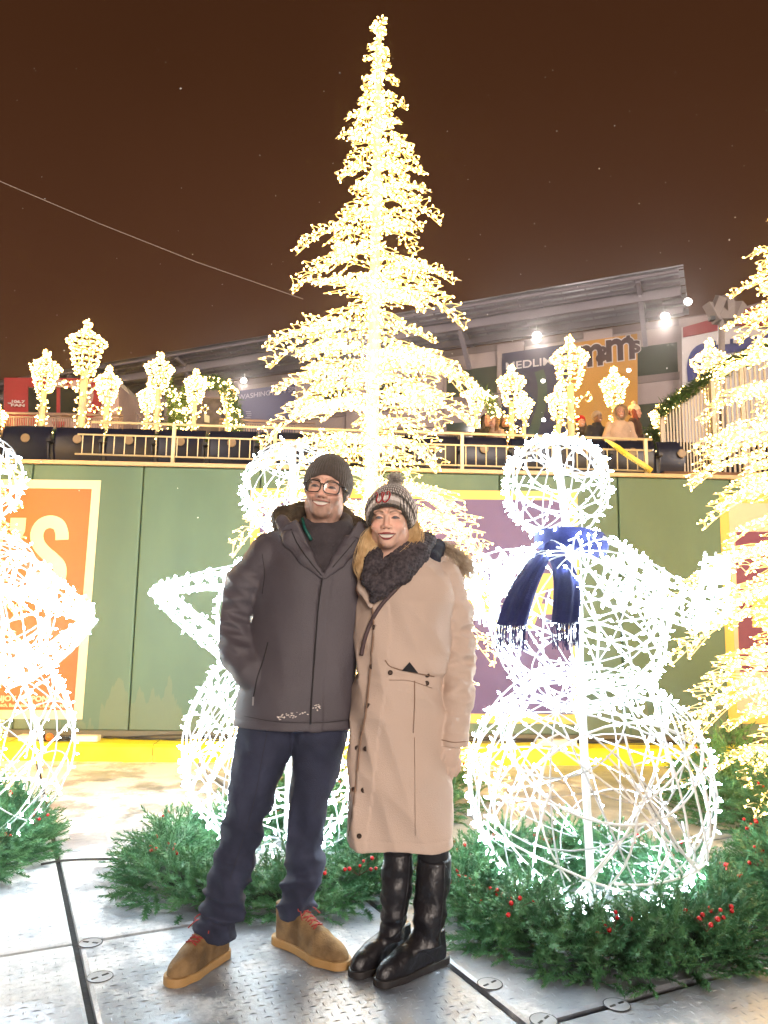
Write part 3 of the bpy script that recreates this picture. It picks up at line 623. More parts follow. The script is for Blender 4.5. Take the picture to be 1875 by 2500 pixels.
for i, (x, y, Y, w, yb, lb) in enumerate(LP):
    tp = at(x, y, Y); h = tp.z - ZC; r = lantern(h, w, 40 + i, 1 if i in (1, 2, 5, 6, 8, 10, 14) else 0); r.location = (tp.x, Y, ZC); r.rotation_euler.z = random.uniform(-.25, .25)
    tag(r, lb, 'lamp sculpture', 'lit lantern posts on the concourse')
# ---- slanted stair fence at right
m_sf = mat('pale_fence_steel', (.50, .43, .34), .45)
sf = empty('stair_fence', at(1700, 1160, 7.1), 'pale steel picket fence slanting up to the right above the wall', 'fence')
def fence_run(x0, yt0, x1, yt1, yb0, yb1, Y0, Y1, n, w, posts):
    q = MB(); ti = []
    for i in range(n):
        f = i / (n - 1); x = x0 + (x1 - x0) * f; Y = Y0 + (Y1 - Y0) * f; a = at(x, yt0 + (yt1 - yt0) * f, Y); zb = at(x, yb0 + (yb1 - yb0) * f, Y).z
        q.bar((a.x, a.y, zb), a, w, w * .8, up=(0, 1, 0)); ti.append((a, zb))
    keep(q.build('pickets', m_sf), sf); q = MB(); q.tube([ti[0][0], ti[-1][0]], w * 1.1, 8); q.tube([Vector((ti[0][0].x, ti[0][0].y, ti[0][1] + .02)), Vector((ti[-1][0].x, ti[-1][0].y, ti[-1][1] + .02))], w * .9, 6); keep(q.build('rail', m_sf, smooth=True), sf)
    for i in posts: a, zb = ti[i]; q = MB(); q.bar((a.x, a.y - w, zb), (a.x, a.y - w, a.z + .01), w * 2.2, w * 2, up=(0, 1, 0)); keep(q.build('post', m_sf), sf)
fence_run(1613, 1004, 1732, 930, 1166, 1168, 7.75, 7.35, 17, .014, (0, 16))
fence_run(1736, 925, 1980, 800, 1168, 1172, 7.3, 7.05, 22, .017, (0, 6, 14))
garland('garland', 'lit garland winding up the top rail of the stair fence', 'garland', [at(1612, 1003, 7.72), at(1650, 976, 7.6), at(1700, 944, 7.45), at(1742, 915, 7.3), at(1800, 880, 7.25), at(1860, 858, 7.2), at(1950, 815, 7.1)], .075, 3600, 130, g_, .010, (.04, .09))
garland('garland', 'lit garland bush beside the end of the cream railing', 'garland', [at(1596, 1050, 8.8), at(1602, 1085, 8.7), at(1600, 1125, 8.6)], .13, 3500, 26, g_, .011, (.04, .09))
wc = MB(); wc.box((at(1800, 1150, 7.4).x, 7.35, ZT + .08), (1.6, .3, .10)); tag(wc.build('kerb_block', mat('brown_concrete', (.20, .11, .07), .8, var=.2)), 'brown step edge at the foot of the stair fence', 'step')
# caution tape
m_tape = mat('yellow_tape', (.80, .60, .04), .35); TA, TB = RL(1474, 1074), RL(1588, 1152); TA = TA + WN * .03; TB = TB + WN * .03
tp = empty('caution_tape', TA, 'yellow caution tape slanting down across the railing end', 'tape'); dT = (TB - TA); uT = dT.normalized(); nT = uT.cross(WN).normalized(); q = MB(); N = 14; wd = .055; vs = []
for i in range(N + 1):
    f = i / N; c = TA + dT * f + WN * .008 * math.sin(f * 9); ww = wd * (.35 + .65 * min(1, f * 4)); vs += [c + nT * ww / 2, c - nT * ww / 2]
q.add(vs, [(2 * i, 2 * i + 1, 2 * i + 3, 2 * i + 2) for i in range(N)]); keep(q.build('strip', m_tape), tp)
text('lettering', 'CAUTION WATCH CAUTION', TB + WN * .019 - uT * .02 - nT * -.014, -uT, nT * -1 if nT.z > 0 else nT, .036, mat('black_ink', (.02, .02, .02), .6), tp, depth=.0005, sx=.83)

# ---- concourse back railing (pinkish grey)
m_br = mat('taupe_rail', (.30, .22, .20), .5); br = empty('concourse_railing', (0, 17.2, ZC), 'taupe picket railing across the concourse behind the lantern posts', 'railing')
def brail(x0, y0, x1, y1, yb0, yb1, Y, n):
    a = at(x0, y0, Y); b_ = at(x1, y1, Y); c = at(x0, yb0, Y); d = at(x1, yb1, Y); q = MB(); q.tube([a, b_], .03, 6); h0 = (a - c) * .16; q.tube([a - h0, b_ - h0], .018, 6); q.tube([c, d], .02, 6); keep(q.build('rail', m_br), br)
    q = MB()
    for i in range(n): f = i / (n - 1); p = (a - h0).lerp(b_ - h0, f); r = c.lerp(d, f); q.tube([p, r], .012 if i % 6 else .022, 4)
    keep(q.build('pickets', m_br), br)
brail(536, 1024, 770, 1033, 1070, 1078, 17.2, 40); brail(0, 1008, 300, 1014, 1062, 1066, 15.9, 54); brail(930, 1050, 1240, 1060, 1090, 1100, 17.5, 50)

# ---- red broadcast booth at left
m_red = mat('booth_red', (.42, .03, .035), .5, var=.12, vscale=1.5); m_bw = mat('booth_white', (.52, .36, .32), .6, var=.15, vscale=1.2); m_glass = mat('dark_window_glass', (.03, .035, .03), .12, spec=.8)
bo = empty('broadcast_booth', at(150, 1070, 19), 'red and white radio booth with dark windows at far left', 'booth'); BY = 19.0
def bq(name, pts, m, Y, d=.05, parent=bo): q = MB(); q.prism([at(x, y, Y) for x, y in pts], (0, d, 0)); return keep(q.build(name, m), parent)
bq('front_wall', [(8, 1075), (290, 1078), (290, 940), (270, 925), (10, 922)], m_bw, BY, 5)
bq('red_panel', [(8, 1075), (68, 1076), (68, 922), (10, 922)], m_red, BY - .06)
bq('roof_band', [(68, 944), (292, 950), (285, 930), (268, 924), (68, 922)], m_red, BY - .05)
bq('white_stripe', [(126, 944), (156, 945), (166, 928), (134, 927)], m_bw, BY - .12); bq('white_stripe', [(168, 945), (230, 947), (240, 930), (180, 928)], m_bw, BY - .12)
for x0, x1 in ((69, 138), (146, 196)):
    w = bq('window', [(x0, 1008), (x1, 1009), (x1, 948), (x0, 947)], m_glass, BY - .03); bq('window_ledge', [(x0, 1014), (x1, 1015), (x1, 1009), (x0, 1008)], m_bw, BY - .1)
bq('mullion', [(138, 1010), (146, 1010), (146, 946), (138, 946)], m_red, BY - .07)
ang = np.linspace(-.2, 2.2, 12); q = MB()
path = [at(232, 932, BY - .1), at(240, 960, BY - .1), at(236, 985, BY - .1), at(225, 1005, BY - .1), at(205, 1030, BY - .1), at(190, 1060, BY - .1)]; keep(ribbon(smooth_path(path, 4), .22, Vector((0, -1, 0)), .03).build('red_swoosh', m_red), bo)
bq('lower_panel', [(8, 1075), (100, 1076), (100, 1012), (8, 1010)], m_red, BY - .1)
q = MB(); q.prism([at(145 + 16 * math.cos(a), 1030 + 15 * math.sin(a), BY - .05) for a in np.linspace(0, math.pi, 12)], (0, -.05, 0)); keep(q.build('red_disc', m_red), bo)
m_let = mat('white_letters', (.85, .80, .78), .5)
text('lettering', '106.7', at(26, 983, BY - .13), (1, 0, -.02), up, .10, m_let, bo, bold=.003, sx=1.6, depth=.01); text('lettering', 'FAN', at(26, 992, BY - .13), (1, 0, -.02), up, .10, m_let, bo, bold=.003, sx=1.9, depth=.01, ); text('lettering', 'THE', at(18.5, 986, BY - .13), (1, 0, 0), up, .05, m_let, bo, bold=.001, depth=.01)
ar = MB(); Yc = 20.5; ar.prism([at(x, y, Yc) for x, y in ((290, 1076), (360, 1078), (330, 1010), (322, 975), (308, 945), (292, 930))], (0, 2.5, 0)); o = tag(ar.build('side_stair_wall', mat('cream_stair_wall', (.50, .42, .32), .6, var=.2)), 'cream slanted wall of the stair right of the red booth', 'wall')
q = MB()
for i in range(12): x = 293 + i * 6; q.tube([at(x, 978 + i * 5.2, Yc - .2), at(x, 1062, Yc - .2)], .012, 4)
q.tube([at(293, 976, Yc - .2), at(365, 1036, Yc - .2)], .03, 6); keep(q.build('handrail', m_br), o)
# gate under the arch, sign, dark gap
gq = empty('concourse_gate', at(515, 1070, 18.5), 'grey stone gate block framed by the garland arch', 'gate'); bq('block', [(455, 1078), (540, 1080), (540, 972), (455, 972)], mat('grey_stone_block', (.13, .11, .105), .8, var=.2), 18.5, .6, gq)
bq('gate_sign', [(499, 1030), (511, 1032), (511, 1015), (498, 1011)], mat('pale_sign', (.75, .75, .55), .5), 18.4, .03, gq)
bq('rail_top', [(490, 971), (540, 972), (540, 970), (490, 969)], m_br, 18.3, .05, gq)
# ================================================================== CLUB BUILDING WITH CANOPY
FD = Vector((-.905, .426, 0)).normalized(); FO = Vector((.426, .905, 0)) * -1        # along the facade to the left; outward normal
FP = Vector((15.5, 40.0, 0))                                                       # facade right corner
def FL(u, z, out=0.): return FP + FD * u + FO * out + Vector((0, 0, z))
def FH(x, y, out=0.): return hit(x, y, FP + FO * out, FO)
m_stone = mat('pale_stone_panel', (.30, .24, .23), .8, c2=(.38, .30, .28), vscale=.35, bump=.1); m_stone2 = mat('stone_band', (.20, .155, .15), .8, var=.12, vscale=.5); m_st = mat('grey_painted_steel', (.22, .195, .215), .5, var=.1, vscale=.4)
m_corr = mat('corrugated_canopy_soffit', (.30, .29, .31), .4, metal=.3, var=.2, vscale=.6); m_win = mat('greenish_window', (.045, .06, .045), .12, spec=.8)
bd = empty('club_building', (FP.x, FP.y, ZC), 'long stone club building with steel canopy behind the concourse', 'building')
zt = FH(1600, 792).z; UL = 66.0
q = MB(); q.prism([FL(-12, ZC), FL(UL, ZC), FL(UL, zt), FL(-12, zt)][::-1], -FO * 14); keep(q.build('wall', m_stone), bd)
# bands and piers
for z in [zt - .25, zt - 3.3, zt - 6.6, zt - 9.9]:
    q = MB(); q.prism([FL(-12, z, .05), FL(UL, z, .05), FL(UL, z + .42, .05), FL(-12, z + .42, .05)][::-1], -FO * .06); keep(q.build('stone_band', m_stone2), bd)
for k in range(14):
    u = -2.2 + k * 5.1; q = MB(); q.prism([FL(u, ZC, .35), FL(u + 1.6, ZC, .35), FL(u + 1.6, zt - .02, .35), FL(u, zt - .02, .35)][::-1], -FO * .345); keep(q.build('pier', m_stone), bd)
    q = MB()
    for j in range(7): z = ZC + 1.3 + j * 1.65; q.prism([FL(u - .01, z, .352), FL(u + 1.61, z, .352), FL(u + 1.61, z + .05, .352), FL(u - .01, z + .05, .352)][::-1], -FO * .002)
    keep(q.build('pier_joints', mat('dark_joint', (.06, .05, .05), .9)), bd)
wf = mat('window_frame_steel', (.16, .14, .14), .5)
for k in range(14):
    u = -.45 + k * 5.1
    for z in (zt - 2.9, zt - 6.2, zt - 9.5):
        if z < ZC: continue
        q = MB(); q.prism([FL(u, z, .04), FL(u + 3.2, z, .04), FL(u + 3.2, z + 1.7, .04), FL(u, z + 1.7, .04)][::-1], -FO * .04); w = keep(q.build('window', m_win), bd)
        q = MB(); 
        for a, b_ in (((u, z), (u + 3.2, z)), ((u, z + 1.7), (u + 3.2, z + 1.7)), ((u, z), (u, z + 1.7)), ((u + 3.2, z), (u + 3.2, z + 1.7)), ((u + 1.6, z), (u + 1.6, z + 1.7)), ((u, z + .9), (u + 3.2, z + .9))): q.bar(FL(a[0], a[1], .06), FL(b_[0], b_[1], .06), .07)
        f = q.build('frame', wf); f.parent = w; f.matrix_parent_inverse = Matrix.Translation(bd.location).inverted()
# canopy: sloping corrugated roof on tapered steel brackets, its outer edge high and forward
WO = 3.4
CE = [hit(x, y, FP + FO * WO, FO) for x, y in ((1656, 664), (295, 908))]; ce0 = CE[0]; zE = ce0.z
cu = (ce0 - FP - FO * WO).dot(FD)
def CL(u, w, dz=0.): return FL(u, zt + .45 + (zE - zt - .45) * (w / 9.0) + dz * .6, w * WO / 9.0)
cn = empty('canopy', CL(0, 0), 'long grey steel canopy projecting from the roof of the club building', 'canopy')
us = cu; q = MB(); NW = 74
vs = []; nU = 2
for j in range(NW + 1):
    w = -1.5 + 10.5 * j / NW; dz = .10 * (j % 2)
    for u in (us - (0.0 if (j // 6) % 2 else .25), UL): vs.append(CL(u, w, .35 + dz))
q.add(vs, [(2 * j, 2 * j + 1, 2 * j + 3, 2 * j + 2) for j in range(NW)]); vs2 = [v + Vector((0, 0, .14)) for v in vs]; q.add(vs2, [(2 * j, 2 * j + 2, 2 * j + 3, 2 * j + 1) for j in range(NW)])
keep(q.build('roof_sheet', m_corr), cn)
for j, w in enumerate((-.8, .7, 2.1, 3.5, 4.9, 6.3, 7.6, 8.85)):
    q = MB(); q.bar(CL(us, w, .16), CL(UL, w, .16), .12, .16); keep(q.build('purlin', m_st), cn)
q = MB(); q.bar(CL(us, 5.6, -.35), CL(UL, 5.6, -.35), .28, .50); keep(q.build('main_beam', m_st), cn); q = MB(); q.bar(CL(us, 1.2, -.3), CL(UL, 1.2, -.3), .2, .34); keep(q.build('main_beam', m_st), cn)
clips = MB(); 
for j in range(52):
    u = us + 1.0 + j * 1.25; clips.bar(CL(u, -1.4, .31), CL(u, 8.9, .31), .06, .05)
keep(clips.build('cross_battens', m_st), cn)
for k in range(7):
    u = us + 2.0 + k * 10.2
    q = MB(); q.bar(CL(u, -1.0, -.05), CL(u, 8.6, .0), .22, .26); keep(q.build('rafter', m_st), cn)
    q = MB(); q.bar(FL(u, zt - 1.3, .36), CL(u, 5.6, -.75), .24, .24); q.bar(CL(u, 5.6, -.4), CL(u, 5.6, .1), .3, .3); keep(q.build('bracket', m_st), cn)
# floodlights: bright fixtures
m_fl = mat('floodlight_lens', (1, 1, 1), emit=(1, .93, .82), es=25); m_flb = mat('floodlight_housing', (.2, .2, .21), .5)
f0 = None
FLS = [(1311, 819, 36.5, .42, 'bright round floodlight under the canopy above the violet billboard'), (1624, 772, 33.0, .40, 'bright floodlight on the canopy bracket near its right end'), (1680, 736, 33.5, .36, 'bright floodlight floating just off the right tip of the canopy'),
       (595, 929, 42.0, .34, 'bright floodlight under the far canopy left of the tall tree'), (1326, 930, 30.0, .16, 'small lamp shining in front of the violet billboard'), (1535, 904, 30.0, .17, 'small lamp over the yellow billboard'), (1327, 1025, 24.0, .13, 'tiny lamp just above the heads at the back of the concourse')]
for i, (x, y, Y, r, lb) in enumerate(FLS):
    if f0 is None:
        f = empty('floodlight'); q = MB(); q.ball((0, 0, 0), .5, 14, 8, sc=(1, .5, .85)); q.build('lens', m_fl, f, smooth=True); q = MB(); q.lathe((0, .12, 0), [(.56, -.05), (.60, .0), (.55, .18), (.3, .42), (0, .48)], 14, M=Matrix.Rotation(R_(-90), 3, 'X')); q.build('housing', m_flb, f, smooth=True)
        q = MB(); q.tube([(0, .3, .2), (0, .4, 1.4)], .06, 6); q.build('stem', m_flb, f); f0 = f
    else: f = copy_tree(f0)
    f.location = at(x, y, Y); f.scale = (r, r, r); tag(f, lb, 'floodlight', 'floodlights on and below the canopy')
for x, y, Y, wz in ((1311, 830, 34.5, 2600), (1624, 790, 31.5, 2400), (900, 870, 38.0, 2600), (595, 940, 41.0, 1800)):  # point lamps added to brighten the facade; the third has no fixture
    ld = bpy.data.lights.new('floodlight_fill', 'POINT'); ld.energy = wz * .30; ld.color = (1, .90, .84); ld.shadow_soft_size = .3; lo_ = bpy.data.objects.new('floodlight_fill', ld); col.objects.link(lo_); lo_.location = at(x, y, Y)
# billboards on the facade
m_navy = mat('navy_banner', (.012, .010, .05), .6); m_gold = mat('golden_banner', (.50, .23, .02), .6, var=.06, vscale=.3); m_brn = mat('brown_ink', (.045, .012, .012), .6); m_wh = mat('white_ink', (.60, .55, .54), .6); m_redk = mat('red_ink', (.25, .02, .025), .6)
def fq(name, pts, m, out, parent, d=.05): q = MB(); P = [FH(x, y, out) for x, y in pts]; q.prism(P, FO * d); return keep(q.build(name, m), parent)
b1 = empty('billboard', FH(1300, 1000, .4), 'dark violet billboard reading MEDLIMIN on the stone facade', 'billboard', 'billboards on the club building')
fq('panel', [(1224, 1110), (1386, 1108), (1386, 840), (1226, 864)], m_navy, .42, b1)
wn = FO; fu = -FD; up = Vector((0, 0, 1))
P0 = FH(1233, 904, .50); P1 = FH(1384, 878, .50)
o = text('lettering', 'MEDLIMINAL', P0, fu, up, .66, m_wh, b1, bold=.006, sx=1.22, depth=.02)
keep(ribbon(smooth_path([FH(x, y, .5) for x, y in ((1316, 905), (1324, 940), (1322, 990), (1310, 1030), (1300, 1060))], 4), .55, wn, .02).build('leaf_motif', mat('dark_green_ink', (.04, .07, .035), .6)), b1)
b2 = empty('billboard', FH(1470, 1000, .4), 'yellow candy billboard with big brown rounded letters', 'billboard', 'billboards on the club building')
fq('panel', [(1387, 1108), (1558, 1106), (1556, 815), (1387, 840)], m_gold, .42, b2)
for nm, m_, bo_, o_ in (('letter_outline', m_wh, .12, .50), ('lettering', m_brn, .06, .54)):
    text(nm, 'm', FH(1406, 897, o_), fu, up, 2.55, m_, b2, bold=bo_, sx=.80, depth=.02); text(nm, '&', FH(1455, 884, o_ + .005), fu, up, 1.25, m_, b2, bold=bo_ * .6, depth=.02)
    text(nm, 'm', FH(1477, 882, o_), fu, up, 2.55, m_, b2, bold=bo_, sx=.86, depth=.02); text(nm, "'s", FH(1529, 862, o_), fu, up, 1.35, m_, b2, bold=bo_ * .6, depth=.02)
b3 = empty('billboard', FH(1780, 900, .6), 'white billboard with red wedge and blue rounded band at right', 'billboard', 'billboards on the club building')
fq('panel', [(1668, 1110), (2100, 1100), (2100, 715), (1664, 800)], m_wh, .7, b3); fq('wedge', [(1668, 824), (1780, 802), (1748, 790), (1900, 762), (1900, 735), (1667, 800)], m_redk, .78, b3); fq('wedge', [(1790, 795), (1900, 800), (1900, 735), (1800, 760)], m_redk, .86, b3)
m_blu = mat('blue_ink', (.03, .04, .20), .6)
keep(ribbon(smooth_path([FH(x, y, .8) for x, y in ((1698, 930), (1696, 890), (1706, 862), (1730, 852), (1780, 845), (1850, 836), (1900, 830))], 4), .75, wn, .02).build('blue_band', m_blu), b3)
fq('white_blocks', [(1748, 842), (1782, 840), (1782, 828), (1748, 830)], m_wh, .95, b3); fq('white_blocks', [(1790, 838), (1806, 836), (1806, 824), (1790, 826)], m_wh, .95, b3)
ub = MB(); ub.prism([FH(x, y, .65) for x, y in ((1655, 1120), (2150, 1110), (2150, 660), (1662, 790))], -FO * 3); o = tag(ub.build('annex_wall', m_stone), 'plain stone annex wall carrying the white billboard at right', 'wall')
b4 = empty('billboard', FH(650, 1000, .4), 'dark wide banner reading WASHINGTON SPORTING left of the tall tree', 'billboard', 'billboards on the club building')
FY = 44.0
q = MB(); q.prism([at(578, 1075, FY), at(720, 1078, FY), at(720, 935, FY), at(578, 955, FY)], (0, .1, 0)); keep(q.build('panel', m_navy), b4)
text('lettering', 'WASHINGTON SPORTING', at(581, 976, FY - .1), (1, 0, .17), up, .42, mat('grey_ink', (.22, .2, .24), .6), b4, depth=.02)
for k in range(4): text('lettering', ('• Live Music', '• Games', '• Food', '• Open Daily')[k], at(596 + (k % 2) * 4, 1008 + k * 8, FY - .1), (1, 0, .1), up, .2, mat('grey_ink', (.22, .2, .24), .6), b4, depth=.02) if False else None
q = MB(); rnd = random.Random(3)
for k in range(9):
    y = 1006 + k * 5; x = 598 + rnd.random() * 8; q.prism([at(x, y, FY - .1), at(x + rnd.uniform(6, 18), y, FY - .1), at(x + 12, y - 2, FY - .1), at(x, y - 2, FY - .1)], (0, .02, 0))
keep(q.build('small_print', mat('grey_ink', (.22, .2, .24), .6)), b4)
# loudspeaker cluster on a pole
m_sp = mat('grey_speaker_box', (.42, .36, .34), .6); sp_ = empty('speaker_cluster', at(1762, 1010, 26), 'four box loudspeakers fanned on a pole at the right', 'speaker cluster')
q = MB(); q.tube([at(1765, 1060, 26), at(1760, 745, 26)], .11, 10); keep(q.build('pole', m_sp, smooth=True), sp_)
for x, y, rz, rx in ((1742, 765, .7, -.35), (1778, 762, -.35, -.3), (1795, 764, -1.0, -.3), (1750, 750, 1.5, .3), (1775, 748, -1.2, .4)):
    q = MB(); q.box(at(x, y, 26), (.42, .30, .78), rz=rz, rx=rx, ry=-rz * .3); b_ = keep(q.build('speaker_box', m_sp), sp_)
q = MB(); q.box(at(1738, 778, 25.8), (.18, .2, .14)); keep(q.build('camera_unit', m_iron), sp_)
# bare trees
def bare_tree(label, base, h, seed, spread=.5):
    rd = random.Random(seed); root = empty('bare_tree', base, label, 'tree', 'bare winter trees'); tr = MB(); br_ = MB()
    def grow(p, d, L, r, lv, mb):
        pts = [p]; q = p
        for k in range(4): d = (d + Vector((rd.gauss(0, .09), rd.gauss(0, .09), rd.gauss(.03, .05)))).normalized(); q = q + d * L / 4; pts.append(q)
        mb.tube(pts, list(np.linspace(r, r * .6, 5)), 4 if lv else 8, cap=False)
        if lv < 5:
            for k in range(3 if lv < 4 else 2):
                a = rd.uniform(0, 6.28); s = d.orthogonal().normalized(); s = (Quaternion(d, a) @ s); grow(pts[rd.choice((2, 3, 4))], (d + s * rd.uniform(.45, .9) * spread * 1.5).normalized(), L * rd.uniform(.6, .8), r * .58, lv + 1, br_)
    grow(Vector(base), Vector((0, 0, 1)), h * .3, h * .016, 0, tr); mb_ = mat('bare_bark', (.16, .12, .11), .9)
    keep(tr.build('trunk', mb_), root); keep(br_.build('branches', mb_), root)
P = at(675, 1060, 30); bare_tree('leafless tree in front of the dark banner left of the tall tree', (P.x, P.y, ZC), 5.6, 4, .8)
P = at(345, 1060, 27); bare_tree('tall leafless tree behind the left lantern posts', (P.x, P.y, ZC), 9.5, 8)
P = at(20, 1060, 30); bare_tree('dark leafless tree behind the red booth', (P.x, P.y, ZC), 9.5, 12)
# far side city mass to close the horizon at left
# sky wire and falling snow
q = MB(); q.tube([at(-60, 415, 20), at(0, 443, 20), at(240, 545, 22), at(480, 640, 24), at(740, 730, 26)], .014, 6); tag(q.build('overhead_wire', mat('pale_wire', (.5, .42, .38), .5)), 'thin pale overhead wire crossing the sky at left', 'wire')
q = MB(); rd = random.Random(9)
for _ in range(150):
    p = at(rd.uniform(0, 1875), rd.uniform(100, 1500), rd.uniform(4.0, 18)); v = Vector((rd.gauss(0, 1), rd.gauss(0, 1), rd.gauss(0, 1))); q.octa(p, .0016 * (p.y) ** .55 * rd.uniform(.6, 1.3), v, .0028 * p.y ** .5)
s = q.build('falling_snow', mat('snow_flake', (.9, .92, .95), .6)); s['kind'] = 'stuff'
# ================================================================== PEOPLE (implicit surfaces meshed by surface nets)
def V3(p): return np.array((p[0], p[1], p[2]), float)
def smin(a, b, k=.02):
    h = np.clip(.5 + .5 * (b - a) / k, 0, 1); return b + (a - b) * h - k * h * (1 - h)
def smax(a, b, k=.02): return -smin(-a, -b, k)
def s_cap(P, a, b, ra, rb=None, sq=None):
    a = V3(a); b = V3(b); rb = ra if rb is None else rb; d = b - a; q = P - a; S = np.ones(3) if sq is None else np.array(sq)
    t = np.clip((q @ d) / (d @ d), 0, 1); r = ra + (rb - ra) * t
    return np.sqrt((((q - t[..., None] * d) * S) ** 2).sum(-1)) - r
def s_chain(P, pts, k=.02, sq=None):
    out = None
    for (a, ra), (b, rb) in zip(pts[:-1], pts[1:]):
        d = s_cap(P, a, b, ra, rb, sq); out = d if out is None else smin(out, d, k)
    return out
def s_ell(P, c, r):
    q = P - V3(c); r = np.array(r, float); k0 = np.sqrt(((q / r) ** 2).sum(-1)); k1 = np.sqrt(((q / (r * r)) ** 2).sum(-1)) + 1e-9; return k0 * (k0 - 1) / k1
def s_stack(P, rows, ex=2.3):                      # rows: (z, cx, cy, a, b)
    rows = sorted(rows); R = np.array(rows); z = P[..., 2]; f = lambda i: np.interp(z, R[:, 0], R[:, i])
    cx, cy, a, b = f(1), f(2), f(3), f(4); q = (np.abs((P[..., 0] - cx) / a) ** ex + np.abs((P[..., 1] - cy) / b) ** ex) ** (1 / ex)
    return (q - 1) * np.minimum(a, b)
def wob(P, f, seed, n=5, aniso=(1, 1, 1)):
    r = np.random.default_rng(seed); o = np.zeros(P.shape[:-1]); A = np.array(aniso)
    for i in range(n):
        k = r.normal(size=3); k /= np.linalg.norm(k); o += np.sin((P * A) @ k * f * r.uniform(.6, 1.5) + r.uniform(0, 6.3))
    return o / n ** .5
def ridge(P, f, seed, n=3, aniso=(1, 1, 1)): return 1 - 2 * np.abs(np.clip(wob(P, f, seed, n, aniso), -1.4, 1.4)) / 1.4
def nets(fn, lo, hi, h):
    lo = np.array(lo, float); hi = np.array(hi, float); n = np.ceil((hi - lo) / h).astype(int) + 1
    G = np.stack(np.meshgrid(*[lo[i] + h * np.arange(n[i]) for i in range(3)], indexing='ij'), -1); F = fn(G)
    F[0] = F[-1] = 1; F[:, 0] = F[:, -1] = 1; F[:, :, 0] = F[:, :, -1] = 1; S = F < 0
    acc = np.zeros(tuple(n) + (3,)); cnt = np.zeros(tuple(n)); E = []
    for ax in range(3):
        sl0 = [slice(None)] * 3; sl1 = [slice(None)] * 3; sl0[ax] = slice(0, -1); sl1[ax] = slice(1, None)
        idx = np.argwhere(S[tuple(sl0)] != S[tuple(sl1)]); i0 = tuple(idx.T); i1 = idx.copy(); i1[:, ax] += 1; i1 = tuple(i1.T)
        t = F[i0] / (F[i0] - F[i1]); p = idx.astype(float); p[:, ax] += t; u, v = [(1, 2), (2, 0), (0, 1)][ax]; E.append((ax, u, v, idx, S[i0]))
        for du in (0, -1):
            for dv in (0, -1):
                c = idx.copy(); c[:, u] += du; c[:, v] += dv; ct = tuple(c.T); np.add.at(acc, ct, p); np.add.at(cnt, ct, 1)
    cells = np.argwhere(cnt > 0); ids = -np.ones(tuple(n), int); ids[tuple(cells.T)] = np.arange(len(cells)); verts = acc[tuple(cells.T)] / cnt[tuple(cells.T)][:, None] * h + lo; faces = []
    for ax, u, v, idx, s in E:
        def cid(du, dv): c = idx.copy(); c[:, u] += du; c[:, v] += dv; return ids[tuple(c.T)]
        q = np.stack([cid(0, 0), cid(-1, 0), cid(-1, -1), cid(0, -1)], 1); q[~s] = q[~s][:, ::-1]; faces.append(q)
    return verts, np.concatenate(faces)
def sdf_obj(name, fn, lo, hi, h, m, root, paint=None, M=None, smooth=1):
    v, f = nets(fn, lo, hi, h)
    for _ in range(smooth):                        # one light relax
        s = np.zeros_like(v); c = np.zeros(len(v))
        for a, b in ((0, 1), (1, 2), (2, 3), (3, 0)): np.add.at(s, f[:, a], v[f[:, b]]); np.add.at(c, f[:, a], 1); np.add.at(s, f[:, b], v[f[:, a]]); np.add.at(c, f[:, b], 1)
        v = v * .5 + s / c[:, None] * .5
    me = bpy.data.meshes.new(name); me.vertices.add(len(v)); me.loops.add(f.size); me.polygons.add(len(f))
    if paint is not None:
        cl = paint(v)
    if M is not None: A = np.array(M); v2 = v @ A[:3, :3].T + A[:3, 3]
    else: v2 = v
    me.vertices.foreach_set('co', v2.ravel()); me.loops.foreach_set('vertex_index', f.ravel().astype(np.int32)); me.polygons.foreach_set('loop_start', np.arange(0, f.size, 4, dtype=np.int32))
    me.polygons.foreach_set('use_smooth', np.ones(len(f), bool)); me.update(calc_edges=True); me.validate()
    if paint is not None:
        at_ = me.color_attributes.new('Col', 'FLOAT_COLOR', 'POINT'); at_.data.foreach_set('color', np.concatenate([cl, np.ones((len(cl), 1))], 1).ravel())
    me.materials.append(m); o = bpy.data.objects.new(name, me); col.objects.link(o); keep(o, root); return o
def row(y, xl, xr, Y, b, dy=0): a = at(xl, y, Y); c = at(xr, y, Y); return ((a.z + c.z) / 2, (a.x + c.x) / 2, Y + dy, (c.x - a.x) / 2, b)
def sRGB(r, g, b): return tuple(((v / 255 + .055) / 1.055) ** 2.4 if v > 10 else v / 255 / 12.92 for v in (r, g, b))

